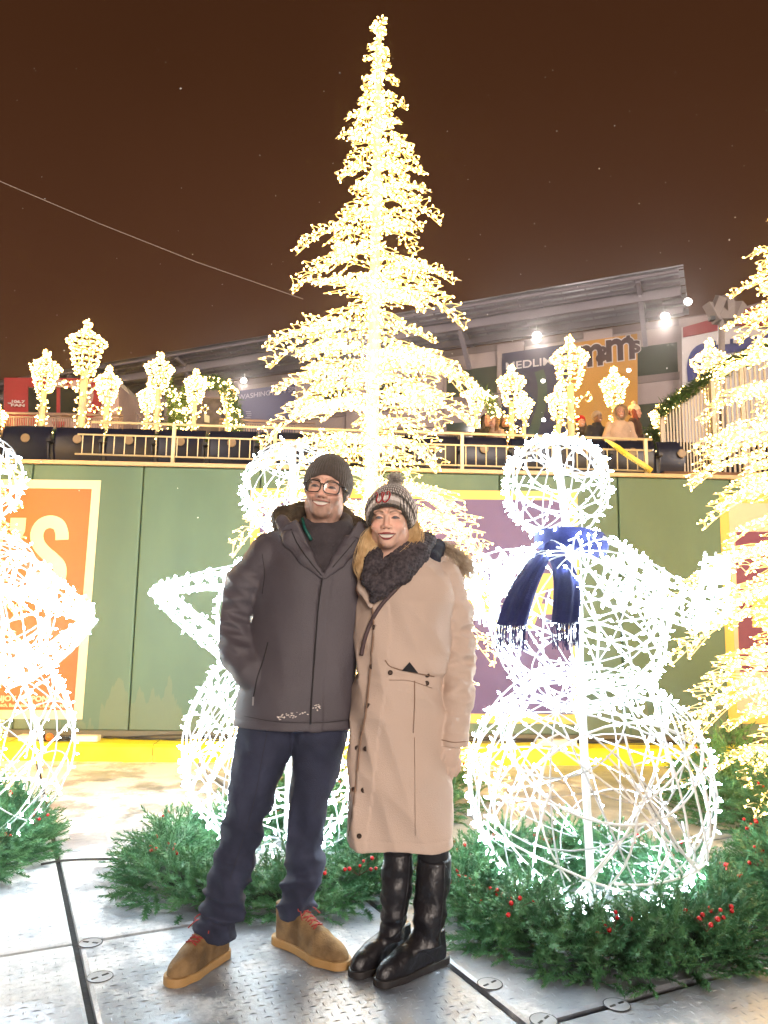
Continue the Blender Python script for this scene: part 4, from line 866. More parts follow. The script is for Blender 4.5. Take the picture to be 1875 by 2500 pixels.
m_skin = mat('skin', attr='Col', rough=.48, bump=.06, bscale=300); m_skin.node_tree.nodes['Principled BSDF'].inputs['Subsurface Weight'].default_value = .08
m_skin.node_tree.nodes['Principled BSDF'].inputs['Subsurface Radius'].default_value = (.012, .005, .003)
def head_sdf(P, fem=0):
    w = 1.02 if fem else 1.
    d = s_ell(P, (0, .018, .036), (.077 * w, .094, .086)); d = smin(d, s_ell(P, (0, -.018, -.035), (.066 * w, .074, .077)), .026)
    d = smin(d, s_ell(P, (0, -.064, -.091), (.024 if fem else .029, .026, .020)), .026)
    X = np.abs(P[..., 0]); Q = np.stack([X, P[..., 1], P[..., 2]], -1)
    d = smin(d, s_ell(Q, (.047 * w, -.004, -.066), (.022, .036, .030)), .028)
    d = smin(d, s_cap(Q, (.014, -.087, .024), (.046, -.072, .024), .010, .008), .014)
    d = smin(d, s_ell(Q, (.040 * w, -.066, -.030), (.023, .022, .021)), .018)
    d = smax(d, -s_ell(Q, (.031, -.104, .004), (.019, .016, .012)), .012)
    d = smin(d, s_ell(Q, (.031, -.074, .003), (.0155, .0135, .0125)), .004)
    n = s_cap(P, (0, -.088, .006), (0, -.103 if fem else -.106, -.028), .0078 if fem else .009, .0105 if fem else .0125); n = smin(n, s_ell(Q, (.0125, -.094, -.034), (.0085, .011, .0075)), .007); d = smin(d, n, .010)
    d = smin(d, s_ell(P, (0, -.074, -.062), (.034, .020, .020)), .016)
    # smiling mouth: a shallow gap with the tooth row behind it, lips round it
    zc = mouth_z(P[..., 0], fem); mw = .032
    lip = np.sqrt((P[..., 1] + .091 - 3. * P[..., 0] ** 2 * 3) ** 2 + (np.abs(P[..., 2] - zc) - .0085 * np.clip(1 - (P[..., 0] / mw) ** 2, .0, 1)) ** 2) - .0042
    lip = np.maximum(lip, X - mw); d = smin(d, lip, .006)
    gap = np.maximum(np.maximum(np.abs(P[..., 2] - zc) - .0072 * np.clip(1 - (P[..., 0] / (mw * .93)) ** 2, 0, 1), X - mw), P[..., 1] + .0865 - 9 * P[..., 0] ** 2)
    d = smax(d, -gap, .002)
    d = smin(d, s_ell(Q, (.077 * w, .012, .002), (.010, .018, .026)), .006)
    nk = s_cap(P, (0, .012, -.085), (0, .030, -.20), .050 if fem else .058, .056 if fem else .066); d = smin(d, nk, .025)
    d = smin(d, s_ell(P, (0, .04, -.265), (.15 if fem else .18, .085, .07)), .05)
    return d
def mouth_z(x, fem=0): return (-.0685 if fem else -.0615) + (8.5 if fem else 7.) * x * x
def face_paint(v, skin, lip, brow, beard=0, iris=(.05, .06, .07), fem=0):
    x, y, z = v[:, 0], v[:, 1], v[:, 2]; X = np.abs(x); C = np.tile(np.array(skin), (len(v), 1)); fr = y < -.045
    def mixc(mask, c): m_ = np.clip(mask, 0, 1)[:, None]; C[:] = C * (1 - m_) + np.array(c) * m_
    ck = np.exp(-(((X - .042) / .020) ** 2 + ((z + .028) / .018) ** 2)) * fr; mixc(ck * .45, np.array(skin) * (1.12, .72, .66))
    mixc(np.exp(-((x / .012) ** 2 + ((z + .028) / .012) ** 2)) * fr * .35, np.array(skin) * (1.15, .75, .7))
    if beard:
        jl = np.clip((-.046 - z + .5 * X * (z < 0)) / .02, 0, 1) * (z > -.14) + np.clip((X - .045) / .03, 0, 1) * np.clip((.002 - z) / .03, 0, 1) * (z > -.1) * .7
        mou = np.exp(-((z + .046) / .008) ** 2) * (X < .034); nz_ = .5 + .5 * np.clip(wob(v, 260, 5, 6), -1, 1)
        mixc((np.clip(jl, 0, 1) * .55 + mou * .42) * (.55 + .45 * nz_) * (y < .03), np.array((.12, .07, .05)))
    zc = mouth_z(x, fem); dz = np.abs(z - zc); op = .0086 * np.clip(1 - (x / .032) ** 2, 0, 1)
    mixc(((dz < op + (.0056 if fem else .0042) * np.clip(1.15 - (x / .034) ** 2, 0, 1)) & (X < .034) & (y < -.06)) * (1. if fem else .85), lip); nl = np.abs(X - (.019 + (-.040 - z) * .62)); mixc(np.exp(-(nl / .0028) ** 2) * (z < -.036) * (z > -.066) * fr * (.22 if fem else .38), np.array(skin) * (.55, .40, .36))  # smile creases darkened in the skin colour, standing in for shade
    te = (dz < op - .001) & (X < .0305) & (y < -.05)
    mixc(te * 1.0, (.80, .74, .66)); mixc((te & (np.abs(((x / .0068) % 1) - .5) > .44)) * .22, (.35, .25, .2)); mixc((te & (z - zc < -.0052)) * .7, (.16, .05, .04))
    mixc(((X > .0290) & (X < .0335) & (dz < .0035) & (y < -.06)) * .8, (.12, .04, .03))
    ex = (X - .031) / .0145; ez = (z - .0015 + .0022 * (ex ** 2)); up_ = .0038 * np.clip(1 - ex ** 2, 0, 1); ey = (np.abs(ez) < up_) & (y < -.06) & (np.abs(ex) < 1)
    mixc(((ez > 0) & (ez < up_ + .0030) & (np.abs(ex) < 1.12) & (y < -.06)) * (.95 if fem else .85), (.03, .02, .016)); mixc(((ez < 0) & (ez > -up_ - .0013) & (np.abs(ex) < 1.0) & (y < -.06)) * .5, (.10, .05, .04))
    mixc(ey * 1.0, (.20, .16, .15)); mixc((ey & (np.abs(X - .031) < .0058)) * 1.0, iris); mixc(np.exp(-((ex / 1.3) ** 2 + ((z + .011) / .004) ** 2)) * fr * .25, np.array(skin) * (.6, .45, .42))  # last mix paints lid shadow into the skin below the eye
    bz = .0205 + .006 * (1 - ((X - .032) / .02) ** 2) - .12 * np.clip(X - .036, 0, 1); mixc(((np.abs(z - bz) < .0034) & (X > .012) & (X < .053) & (y < -.05)) * (.75 if fem else .85), brow)
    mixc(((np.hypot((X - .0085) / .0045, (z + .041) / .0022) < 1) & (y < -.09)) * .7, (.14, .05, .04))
    return C
def HM(x, y, Y, yaw=0, roll=0, tilt=0): return Matrix.Translation(at(x, y, Y)) @ Matrix.Rotation(R_(roll), 4, 'Y') @ Matrix.Rotation(R_(yaw), 4, 'Z') @ Matrix.Rotation(R_(tilt), 4, 'X')
def knit(P, n=46, amp=.0018): return amp * np.cos(np.arctan2(P[..., 1] - .012, P[..., 0]) * n)
def piece(name, m, root, pts, r, M=None, n=6): q = MB(); P = [Vector(p) for p in pts]; P = [M @ p for p in P] if M is not None else P; q.tube(P, r, n); return keep(q.build(name, m, smooth=True), root)
m_skin_r = None
# ---------------------------------------------------------------- the man
man = empty('person', (-.25, 2.87, PZ), 'smiling man in dark grey hooded coat, beanie and black glasses, standing left of the woman', 'person')
MH = HM(797, 1199, 2.84, yaw=-4, roll=7, tilt=0)
sk = sRGB(242, 196, 174)
sdf_obj('body', lambda P: head_sdf(P), (-.2, -.125, -.30), (.2, .13, .13), .0022, m_skin, man, lambda v: face_paint(v, sk, sRGB(158, 84, 76), (.045, .028, .02), 1), MH)
def beanie(P):
    d = s_ell(P, (0, .022, .036), (.094, .110, .104)); d = smin(d, s_ell(P, (0.0, .03, .095), (.060, .07, .05)), .03) - knit(P, 52, .0016)
    d = np.maximum(d, -s_ell(P, (0, .02, .03), (.083, .099, .092))); cut = .050 - .82 * np.clip(P[..., 1] + .082, 0, 1) ** .9; return smax(d, cut - P[..., 2], .006)
m_bean = mat('charcoal_rib_knit', sRGB(84, 76, 70), .95, var=.15, vscale=60, bump=.5, bscale=420, sheen=.3)
sdf_obj('beanie', beanie, (-.115, -.11, -.10), (.115, .15, .16), .0026, m_bean, man, None, MH)
# glasses
m_gl = mat('black_spectacle_frame', (.012, .010, .012), .25); m_lens = mat('spectacle_lens', (1, 1, 1), .02, trans=1.0, spec=.5); 
_t = m_lens.node_tree; _m = _t.nodes.new('ShaderNodeMixShader'); _a = _t.nodes.new('ShaderNodeBsdfTransparent'); _g = _t.nodes.new('ShaderNodeBsdfGlossy'); _g.inputs['Roughness'].default_value = .03; _m.inputs[0].default_value = .05
_t.links.new(_a.outputs[0], _m.inputs[1]); _t.links.new(_g.outputs[0], _m.inputs[2]); _t.links.new(_m.outputs[0], _t.nodes['Material Output'].inputs['Surface'])
for s in (-1, 1):
    L = [];
    for a in np.linspace(0, 2 * math.pi, 25)[:-1]:
        c, sn = math.cos(a), math.sin(a); L.append(Vector((s * (.034 + .0285 * np.sign(c) * abs(c) ** .6), -.110 + 4.5 * (.034 + .0285 * c) ** 2, -.003 + .0215 * np.sign(sn) * abs(sn) ** .6 + (.0015 if sn > 0 else 0) * c)))
    q = MB(); q.tube([MH @ p for p in L], .0023, 6, closed=True); fr = keep(q.build('spectacle_rim', m_gl, smooth=True), man)
    q = MB(); q.add([MH @ p for p in L], [tuple(range(len(L)))]); ln = q.build('lens', m_lens); keep(ln, man)
    piece('temple_arm', m_gl, man, [(s * .061, -.093, .009), (s * .078, -.075, .008), (s * .084, -.01, .004)], .0026, MH)
piece('bridge', m_gl, man, [(-.007, -.108, .006), (0, -.110, .008), (.007, -.108, .006)], .0024, MH)
# coat
YM = 2.87
CR = [row(1330, 650, 905, YM, .115), row(1400, 632, 902, YM, .13), row(1500, 628, 893, YM, .14), row(1600, 612, 880, YM, .142), row(1700, 594, 866, YM, .145), row(1775, 583, 858, YM, .148)]
arm_m = [(at(655, 1362, 2.88), .082), (at(603, 1430, 2.91), .078), (at(563, 1515, 2.92), .074), (at(586, 1592, 2.86), .066), (at(612, 1640, 2.815), .056), (at(634, 1672, 2.80), .034)]
zh = at(720, 1772, YM).z
elb = V3(arm_m[2][0])
def coat_m(P):
    d = s_stack(P, CR); ds = s_cap(P, at(740, 1330, 2.9), at(660, 1362, 2.89), .085, .08); ds = smin(ds, s_cap(P, at(850, 1330, 2.9), at(905, 1360, 2.92), .085, .075), .03); d = smin(d, ds, .05)
    za = at(700, 1345, YM).z; d = np.maximum(d, P[..., 2] - at(797, 1292, YM).z - .35 * (.17 - np.abs(P[..., 0] - at(797, 1300, YM).x)))
    d = smin(d, s_cap(P, at(905, 1362, 2.95), at(965, 1470, 3.0), .075, .065), .03)
    d = d - .009 * ridge(P, 15, 3, 2, (1.2, 1, .6)) - .004 * ridge(P, 34, 13, 2, (1, .6, 1)) * np.clip((at(0, 1420, YM).z - P[..., 2]) / .2, 0, 1) - .003 * wob(P, 22, 4)
    d = np.maximum(d, zh - P[..., 2])
    hem = np.exp(-((P[..., 2] - zh - .03) / .004) ** 2); d = d + .003 * hem
    a = s_chain(P, arm_m, .03); de = np.sqrt(((P - elb) ** 2).sum(-1)); A = P @ np.array((.35, .2, .9))
    a = a - (.0085 * ridge(P, 50, 8, 2, (.75, .5, 1.3)) + .006 * ridge(P, 92, 9, 2, (.9, .5, 1.1))) * np.clip(1.15 - de / .26, .12, 1)
    d = smin(d, a, .012)
    # front placket ridge with a groove beside it
    zx = np.interp(P[..., 2], [at(759, 1776, YM).z, at(774, 1502, YM).z, at(789, 1390, YM).z], [at(759, 1776, 2.73).x, at(774, 1502, 2.73).x, at(789, 1390, 2.73).x]); fr = P[..., 1] < YM - .06
    d = d - .0035 * fr * (np.abs(P[..., 0] - zx - .016) < .022)
    d = d + .004 * fr * np.exp(-((P[..., 0] - zx + .008) / .003) ** 2)
    vt = at(789, 1402, 2.75); cone = (np.abs(P[..., 0] - vt.x + (P[..., 2] - vt.z) * -.05) - (P[..., 2] - vt.z) * .56); d = smax(d, -np.maximum(cone, P[..., 1] - YM - .03), .01)
    return d
m_coat = mat('dark_taupe_shell_fabric', sRGB(86, 80, 86), .46, var=.10, vscale=5, bump=.35, bscale=340)
lo = at(500, 1790, 2.7); hi = at(990, 1280, 3.1)
coat = sdf_obj('coat', coat_m, (lo.x, 2.64, zh - .02), (hi.x, 3.1, at(797, 1255, 2.87).z), .0055, m_coat, man)
m_seam = mat('dark_seam', (.015, .013, .014), .7)
def on(x, y, fnY): return at(x, y, fnY)
sn = lambda pts, Y, nm='seam', m_=m_seam, r=.0022: piece(nm, m_, man, smooth_path([at(x, y, Y) for x, y in pts], 4), r)
def surf_pt(fn, x, y, Y0=2.5, Y1=3.0, off=.001):    # first point of an implicit surface along the sight line through a pixel
    ys = np.linspace(Y0, Y1, 120); P = np.array([V3(at(x, y, q)) for q in ys]); F = fn(P); i = np.argmax(F < 0)
    if F[i] >= 0: return None
    return Vector(P[max(i - 1, 0)]) - Vector((0, off, 0))
def seam(fn, pts, nm, m_, r, root, n=5, off=.0015):
    P = [surf_pt(fn, p.x, p.y, off=off) for p in smooth_path([(x, y, 0) for x, y in pts], n)]; P = [p for p in P if p is not None]
    if len(P) > 2: return piece(nm, m_, root, P, r, n=5)
seam(coat_m, [(788, 1405), (781, 1450), (775, 1502), (768, 1600), (761, 1700), (758, 1768)], 'zip', m_seam, .0028, man, 6)
seam(coat_m, [(654, 1568), (643, 1610), (628, 1655), (619, 1700)], 'pocket_zip', m_seam, .0022, man)
seam(coat_m, [(640, 1352), (646, 1400), (640, 1450)], 'sleeve_seam', m_seam, .0012, man)
seam(coat_m, [(596, 1748), (660, 1760), (720, 1764), (790, 1764), (850, 1757)], 'hem_stitch', m_seam, .0010, man)
p = surf_pt(coat_m, 618, 1712); q = MB(); q.box(p, (.006, .004, .03)); keep(q.build('zip_pull', mat('steel', (.4, .4, .42), .3, metal=1), ), man)
sn_ = MB(); rd = random.Random(2)
for _ in range(46):
    x = rd.choice((rd.gauss(700, 22), rd.gauss(712, 20), 774 + rd.gauss(0, 4))); y = 1752 - (x - 680) * .12 + rd.gauss(0, 3.5) - (14 if x > 755 else 0); p = surf_pt(coat_m, x, y)
    if p: sn_.octa(p, rd.uniform(.0012, .0032), (1, 0, rd.gauss(0, .4)), rd.uniform(.002, .006))
keep(sn_.build('snow_specks', mat('snow_specks', (.80, .72, .66), .7)), man)
# hood, lapels and collar
def hood_m(P):
    d = s_chain(P, [(at(690, 1288, 2.84), .034), (at(694, 1268, 2.92), .046), (at(740, 1262, 3.0), .055), (at(820, 1266, 3.02), .055), (at(868, 1290, 2.94), .042), (at(880, 1318, 2.86), .034)], .03)
    return d - .004 * ridge(P, 30, 5)
sdf_obj('hood', hood_m, (at(620, 1300, 3).x, 2.76, at(797, 1370, 2.87).z), (at(950, 1300, 3).x, 3.12, at(797, 1215, 2.9).z), .005, mat('hood_lining_fleece', sRGB(74, 62, 48), .95, bump=.6, bscale=200, var=.3, vscale=40), man)
def lap_m(P):
    a = s_chain(P, [(at(690, 1274, 2.82), .026), (at(712, 1318, 2.765), .034), (at(748, 1362, 2.735), .026), (at(787, 1410, 2.722), .010)], .02, (1, 2.3, 1))
    b = s_chain(P, [(at(876, 1300, 2.83), .028), (at(858, 1330, 2.775), .034), (at(826, 1368, 2.74), .026), (at(793, 1410, 2.722), .010)], .02, (1, 2.3, 1))
    return np.minimum(a, b) - .003 * ridge(P, 40, 6)
sdf_obj('lapels', lap_m, (at(650, 1300, 2.87).x, 2.68, at(797, 1430, 2.87).z), (at(925, 1300, 2.87).x, 2.9, at(797, 1235, 2.87).z), .004, m_coat, man)
seam(lap_m, [(706, 1282), (728, 1330), (760, 1375), (785, 1405)], 'lapel_zip', m_seam, .0018, man); seam(lap_m, [(868, 1318), (842, 1350), (812, 1385)], 'lapel_edge', m_seam, .0014, man)
piece('teal_lining', mat('teal_lining', sRGB(20, 92, 82), .5, var=.4, vscale=60), man, [at(738, 1266, 2.80), at(744, 1290, 2.775), at(760, 1318, 2.752)], .006)
def sweat_m(P):
    c = V3(at(795, 1300, 2.86)); q = P - c; ring = np.sqrt((np.sqrt(q[..., 0] ** 2 + (q[..., 1] * .95) ** 2) - .080) ** 2 + ((q[..., 2] - .45 * q[..., 1] - .018) * .55) ** 2) - .024
    d = smin(ring, s_ell(P, at(793, 1370, 2.86), (.12, .11, .13)), .02); return d - .0022 * ridge(P, 55, 2, 3, (.6, .6, 1.6))
sdf_obj('sweater', sweat_m, (at(690, 1300, 2.87).x, 2.70, at(797, 1440, 2.87).z), (at(910, 1300, 2.87).x, 3.0, at(797, 1225, 2.87).z), .0045, mat('charcoal_sweater', sRGB(70, 64, 68), .9, bump=.5, bscale=300, var=.15, vscale=30), man)
# trousers
def leg_rows(T): return [row(y, xl, xr, Y, (at(xr, y, Y).x - at(xl, y, Y).x) / 2 * k) for y, xl, xr, Y, k in T]
LL = leg_rows([(1740, 590, 730, 2.87, .95), (1784, 582, 722, 2.87, .95), (1900, 567, 686, 2.86, .95), (2013, 545, 649, 2.85, .95), (2134, 508, 606, 2.84, .95), (2245, 485, 580, 2.83, .9), (2292, 482, 566, 2.825, .95)])
RLg = leg_rows([(1740, 700, 852, 2.87, .95), (1784, 708, 845, 2.87, .95), (1850, 712, 832, 2.88, .95), (1930, 709, 814, 2.89, .95), (2013, 705, 796, 2.91, .95), (2110, 699, 786, 2.95, .95), (2200, 685, 769, 2.98, .95), (2282, 686, 765, 3.0, .95)])
zb = .135
def trous(P):
    def leg(R, s):
        d = s_stack(P, R, 2.05); zz = P[..., 2]; low = np.clip((.52 - zz) / .3, 0, 1); kn = np.exp(-((zz - .50) / .10) ** 2)
        return d - .014 * low * ridge(P, 44, s, 2, (.8, .5, 1.5)) - .013 * kn * ridge(P, 38, s + 1, 2, (1.2, .5, 1.2)) - .003 * wob(P, 60, s + 2) - .006 * ridge(P, 16, s + 3, 2, (1.6, 1, .5)) - .005 * ridge(P, 64, s + 5, 2, (1, .6, 1.3)) * (.3 + low)
    a = leg(LL, 21); b = leg(RLg, 31); d = smin(a, b, .012); d = np.maximum(d, P[..., 2] - at(0, 1748, 2.87).z); return np.maximum(d, zb - P[..., 2] + .012 * wob(P, 30, 77) - .02 * (P[..., 0] < -.4))
m_tr = mat('navy_twill', sRGB(34, 38, 58), .85, c2=sRGB(52, 56, 78), vscale=7, bump=.35, bscale=360)
sdf_obj('trousers', trous, (at(465, 2280, 2.8).x - .03, 2.66, .10), (at(865, 1760, 2.87).x + .04, 3.12, at(0, 1735, 2.87).z), .006, m_tr, man)
seam(trous, [(652, 1790), (640, 1850), (622, 1950), (590, 2060), (560, 2150)], 'trouser_seam', m_seam, .0008, man)
# boots
m_tan = mat('tan_nubuck', sRGB(142, 114, 76), .8, c2=sRGB(98, 76, 48), vscale=16, bump=.3, bscale=160); m_sole = mat('honey_rubber_sole', sRGB(166, 130, 80), .6, bump=.2, bscale=80); m_lace = mat('red_lace', sRGB(150, 50, 44), .7)
def foot_M(heel, toe):
    h = Vector(heel); t = Vector(toe); d = (t - h); d.z = 0; d.normalize(); s = Vector((0, 0, 1)).cross(d)
    M = Matrix((d, s, Vector((0, 0, 1)))).transposed().to_4x4(); M.translation = Vector((h.x, h.y, PZ)); return M, (Vector(toe) - h).length
def sole_poly(P, L, w, m=0):                       # footprint distance in plan
    Q = P.copy(); Q[..., 2] = 0; return s_chain(Q, [((.74 * w, 0, 0), .74 * w), ((.36 * L, .003, 0), .70 * w), ((.70 * L, -.004, 0), 1.0 * w), ((L - .80 * w, 0, 0), .80 * w)], .01) - m
def boot_upper(P, L, w, hgt, low=.03, cuff=.052):
    f = sole_poly(P, L, w, .0); toe = s_ell(P, (.70 * L, 0, .030), (.30 * L, w * .98, .056)); mid = s_cap(P, (.20 * L, 0, .05), (.62 * L, 0, .045), w * .82, w * .86); heel = s_cap(P, (.155 * L, 0, .04), (.19 * L, 0, hgt), w * .80, cuff)
    ins = s_cap(P, (.30 * L, 0, hgt * .78), (.62 * L, 0, .062), .040, .032); d = smin(smin(smin(toe, mid, .03), heel, .03), ins, .03); d = smax(d, f + .001, .006); return np.maximum(np.maximum(d, low - .004 - P[..., 2]), P[..., 2] - hgt)
def boots_man(heel, toe, lbl):
    M, L = foot_M(heel, toe); w = .050
    up_ = lambda P: boot_upper(P, L, w, .150) - .0015 * wob(P, 60, 3) - .0022 * ridge(P, 120, 5, 2, (1.6, .4, .4)) * np.exp(-((P[..., 0] - .55 * L) / .05) ** 2) + .0022 * np.exp(-((P[..., 0] - .60 * L - 7 * P[..., 1] ** 2 * 2) / .002) ** 2) * (P[..., 2] > .03)
    b = sdf_obj('boot', up_, (-.02, -.09, .015), (L + .03, .08, .155), .0032, m_tan, man, None, M)
    so = lambda P: smax(np.maximum(np.maximum(sole_poly(P, L, w, .007), P[..., 2] - .029), .001 - P[..., 2]), -np.maximum(np.abs(P[..., 0] - .36 * L) - .0, P[..., 2]), .004) + .0015 * np.exp(-((P[..., 2] - .026) / .0012) ** 2)
    s = sdf_obj('sole', so, (-.03, -.09, -.004), (L + .03, .09, .04), .0032, m_sole, man, None, M)
    fnW = lambda x, y: (lambda zs: Vector((x, y, zs)))(max([z for z in np.arange(.03, .17, .002) if up_(np.array([[x, y, z]]))[0] < 0] or [.05]))
    for k in range(4):
        x = .40 * L + k * .020; x2 = x + .012; hw = .022
        A = [fnW(x, -hw), fnW(x + .004, -.011), fnW(x2 - .004, .0), fnW(x2, .011), fnW(x2, hw)]; B = [fnW(x, hw), fnW(x + .004, .011), fnW(x2 - .004, .0), fnW(x2, -.011), fnW(x2, -hw)]
        for q_ in (A, B): piece('lace', m_lace, man, [p + Vector((0, 0, .0035)) for p in q_], .0028, M)
    T = fnW(.38 * L, 0)
    for s_ in (-1, 1):
        piece('lace', m_lace, man, smooth_path([T + Vector((0, 0, .004)), T + Vector((.0, s_ * .022, .018)), T + Vector((.018, s_ * .04, .004)), T + Vector((.012, s_ * .018, -.002)), T + Vector((0, 0, .004))], 4), .0022, M)
        piece('lace', m_lace, man, smooth_path([T + Vector((0, 0, .004)), T + Vector((.02, s_ * .03, .0)), T + Vector((.045, s_ * .045, -.02))], 4), .0022, M)
boots_man((-.545, 2.905, 0), (-.675, 2.655, 0), 'l'); boots_man((-.378, 3.03, 0), (-.105, 2.80, 0), 'r')

# ---------------------------------------------------------------- the woman
wom = empty('person', (.06, 2.78, PZ), 'smiling woman in long beige parka, bobble hat and black boots, standing right of the man', 'person')
WH = HM(953, 1270, 2.74, yaw=-9, roll=0, tilt=2)
sw = sRGB(242, 198, 176)
sdf_obj('body', lambda P: head_sdf(P, 1), (-.2, -.125, -.30), (.2, .13, .13), .0022, m_skin, wom, lambda v: face_paint(v, sw, sRGB(148, 46, 48), (.16, .09, .05), 0, (.10, .13, .16), 1), WH @ Matrix.Scale(.94, 4))
def hatcut(x, y): return .040 - .80 * np.clip(y + .075, 0, 1) - 4.5 * x * x * (y < 0)
def bobble(P):
    d = s_ell(P, (0, .02, .030), (.092, .106, .100)); d = smin(d, s_ell(P, (.006, .03, .085), (.052, .06, .05)), .03)
    P2 = P; brim = (P[..., 2] + .35 * P[..., 1] < .075); d = d - .004 * brim - knit(P, 44, .0022)
    d = np.maximum(d, -s_ell(P, (0, .018, .022), (.081, .096, .09))); return smax(d, hatcut(P[..., 0], P[..., 1]) - P[..., 2], .006)
def bob_paint(v):
    t = v[:, 2] - hatcut(v[:, 0], v[:, 1]); C = np.zeros((len(v), 3)); dk = np.array(sRGB(66, 60, 54)); gy = np.array(sRGB(172, 162, 154)); wt_ = np.array(sRGB(242, 234, 228))
    a = np.arctan2(v[:, 1] - .012, v[:, 0]); rib = (np.cos(a * 44) > -.2)
    for i, (t0, c) in enumerate(((-1, dk), (.012, gy), (.026, wt_), (.042, gy), (.052, dk), (.064, wt_))): C[t > t0] = c
    up_ = t > .064; ck = (np.floor(t / .010).astype(int) % 2 == 0); C[up_ & ck] = gy * .8; C[(t > .012) & ~rib & (v[:, 0] > .045)] = dk; C[up_ & ~rib] = dk; C[(t > .052) & (t < .064)] = dk; return C
m_bob = mat('striped_knit', attr='Col', rough=.95, bump=.5, bscale=420, sheen=.3)
hat = sdf_obj('bobble_hat', bobble, (-.115, -.11, -.11), (.115, .15, .155), .0022, m_bob, wom, bob_paint, WH, 1)
def strands(root, name, m, gen, n, r, taper=.4):
    q = MB()
    for _ in range(n): pts = gen(); q.tube(pts, list(np.linspace(r, r * taper, len(pts))), 3, cap=False)
    return keep(q.build(name, m, smooth=True), root)
PC = WH @ Vector((.012, .03, .148)); rd = random.Random(5)
def pg():
    d = Vector((rd.gauss(0, 1), rd.gauss(0, 1), rd.gauss(.1, 1))).normalized(); e_ = (d + Vector((rd.gauss(0, .25), rd.gauss(0, .25), rd.gauss(0, .25)))).normalized(); L = rd.uniform(.024, .038); return [PC, PC + d * L * .6, PC + d * L * .6 + e_ * L * .45]
strands(wom, 'pompom', mat('grey_pompom_wool', sRGB(244, 238, 230), .95, c2=sRGB(160, 150, 142), vscale=260), pg, 800, .0017)
# curly red W badge
def onhat(u, v_): # u right, v up on the hat front
    x = -.016 + u; z = .078 + v_; ys = np.linspace(-.14, 0, 160); P = np.array([(x, y, z) for y in ys]); F = bobble(P); i = int(np.argmax(F < 0)); return WH @ Vector((x, ys[max(i - 1, 0)] - .0025, z))
m_wred = mat('red_embroidery', sRGB(176, 26, 34), .7, bump=.4, bscale=300); m_wwh = mat('white_embroidery', sRGB(230, 222, 218), .7)
Wp = [(-.024, .010), (-.021, .014), (-.016, .012), (-.015, .005), (-.017, -.006), (-.012, -.015), (-.005, -.010), (0, .001), (.003, .012), (-.001, .015), (-.004, .009), (-.001, -.003), (.004, -.013), (.011, -.012), (.017, -.002), (.019, .009), (.015, .016), (.010, .013), (.012, .008)]
Wp = [(u * 1.35, v_ * 1.35 - .004) for u, v_ in Wp]
for nm, m_, r_, of in (('badge_edge', m_wwh, .0046, 0), ('badge_letter', m_wred, .0034, .0022)):
    pts = [onhat(p.x, p.y) + Vector((0, -of, 0)) for p in smooth_path([(u, v_, 0) for u, v_ in Wp], 4)]; q = MB(); q.tube(pts, r_ * .8, 6); keep(q.build(nm, m_, smooth=True), wom)
# hair
m_hair = mat('dark_blonde_hair', sRGB(244, 212, 160), .42, c2=sRGB(206, 166, 112), vscale=30); rd = random.Random(6)
def lock(path, w):
    P = [Vector(at(x, y, Y)) for x, y, Y in path]
    def g():
        o = Vector((rd.gauss(0, w), rd.gauss(0, w * .6), rd.gauss(0, .003))); e_ = rd.uniform(.86, 1.0); pp = smooth_path([P[0] + o * .45] + [p + o * (1 + .12 * rd.gauss(0, 1)) + Vector((rd.gauss(0, .0022), 0, 0)) for p in P[1:-1]] + [P[-2].lerp(P[-1], e_) + o * .75], 3); return pp
    return g
strands(wom, 'hair', m_hair, lock([(918, 1285, 2.74), (908, 1310, 2.73), (895, 1348, 2.72), (890, 1385, 2.71), (898, 1422, 2.70)], .012), 1500, .0010)
strands(wom, 'hair', m_hair, lock([(1008, 1270, 2.76), (1010, 1298, 2.75), (1004, 1325, 2.73), (985, 1345, 2.71), (962, 1360, 2.70)], .011), 950, .0010)
# parka
YW = 2.80
WR = [row(1345, 925, 1040, 2.84, .075), row(1375, 898, 1085, 2.83, .10), row(1410, 885, 1108, 2.82, .12), row(1470, 878, 1112, YW, .132), row(1530, 872, 1100, YW, .135), row(1600, 868, 1090, YW, .135), row(1700, 862, 1085, YW, .14), row(1800, 858, 1090, YW, .145), row(1900, 852, 1096, YW, .15), row(2000, 846, 1101, YW, .152), row(2062, 843, 1101, YW, .152)]
arm_w = [(at(1085, 1412, 2.82), .066), (at(1108, 1500, 2.84), .066), (at(1116, 1590, 2.84), .062), (at(1116, 1700, 2.80), .055), (at(1110, 1812, 2.755), .049)]
zhw = at(970, 2054, YW).z; we = V3(arm_w[2][0]); wz = at(1110, 1812, 2.755).z
pk = [(at(905, 1456, 2.66), ), (at(913, 1531, 2.66), ), (at(905, 1620, 2.66), ), (at(890, 1755, 2.66), ), (at(880, 1796, 2.66), ), (at(866, 1941, 2.66), ), (at(852, 2045, 2.66), )]
pkz = [p[0].z for p in pk][::-1]; pkx = [p[0].x for p in pk][::-1]
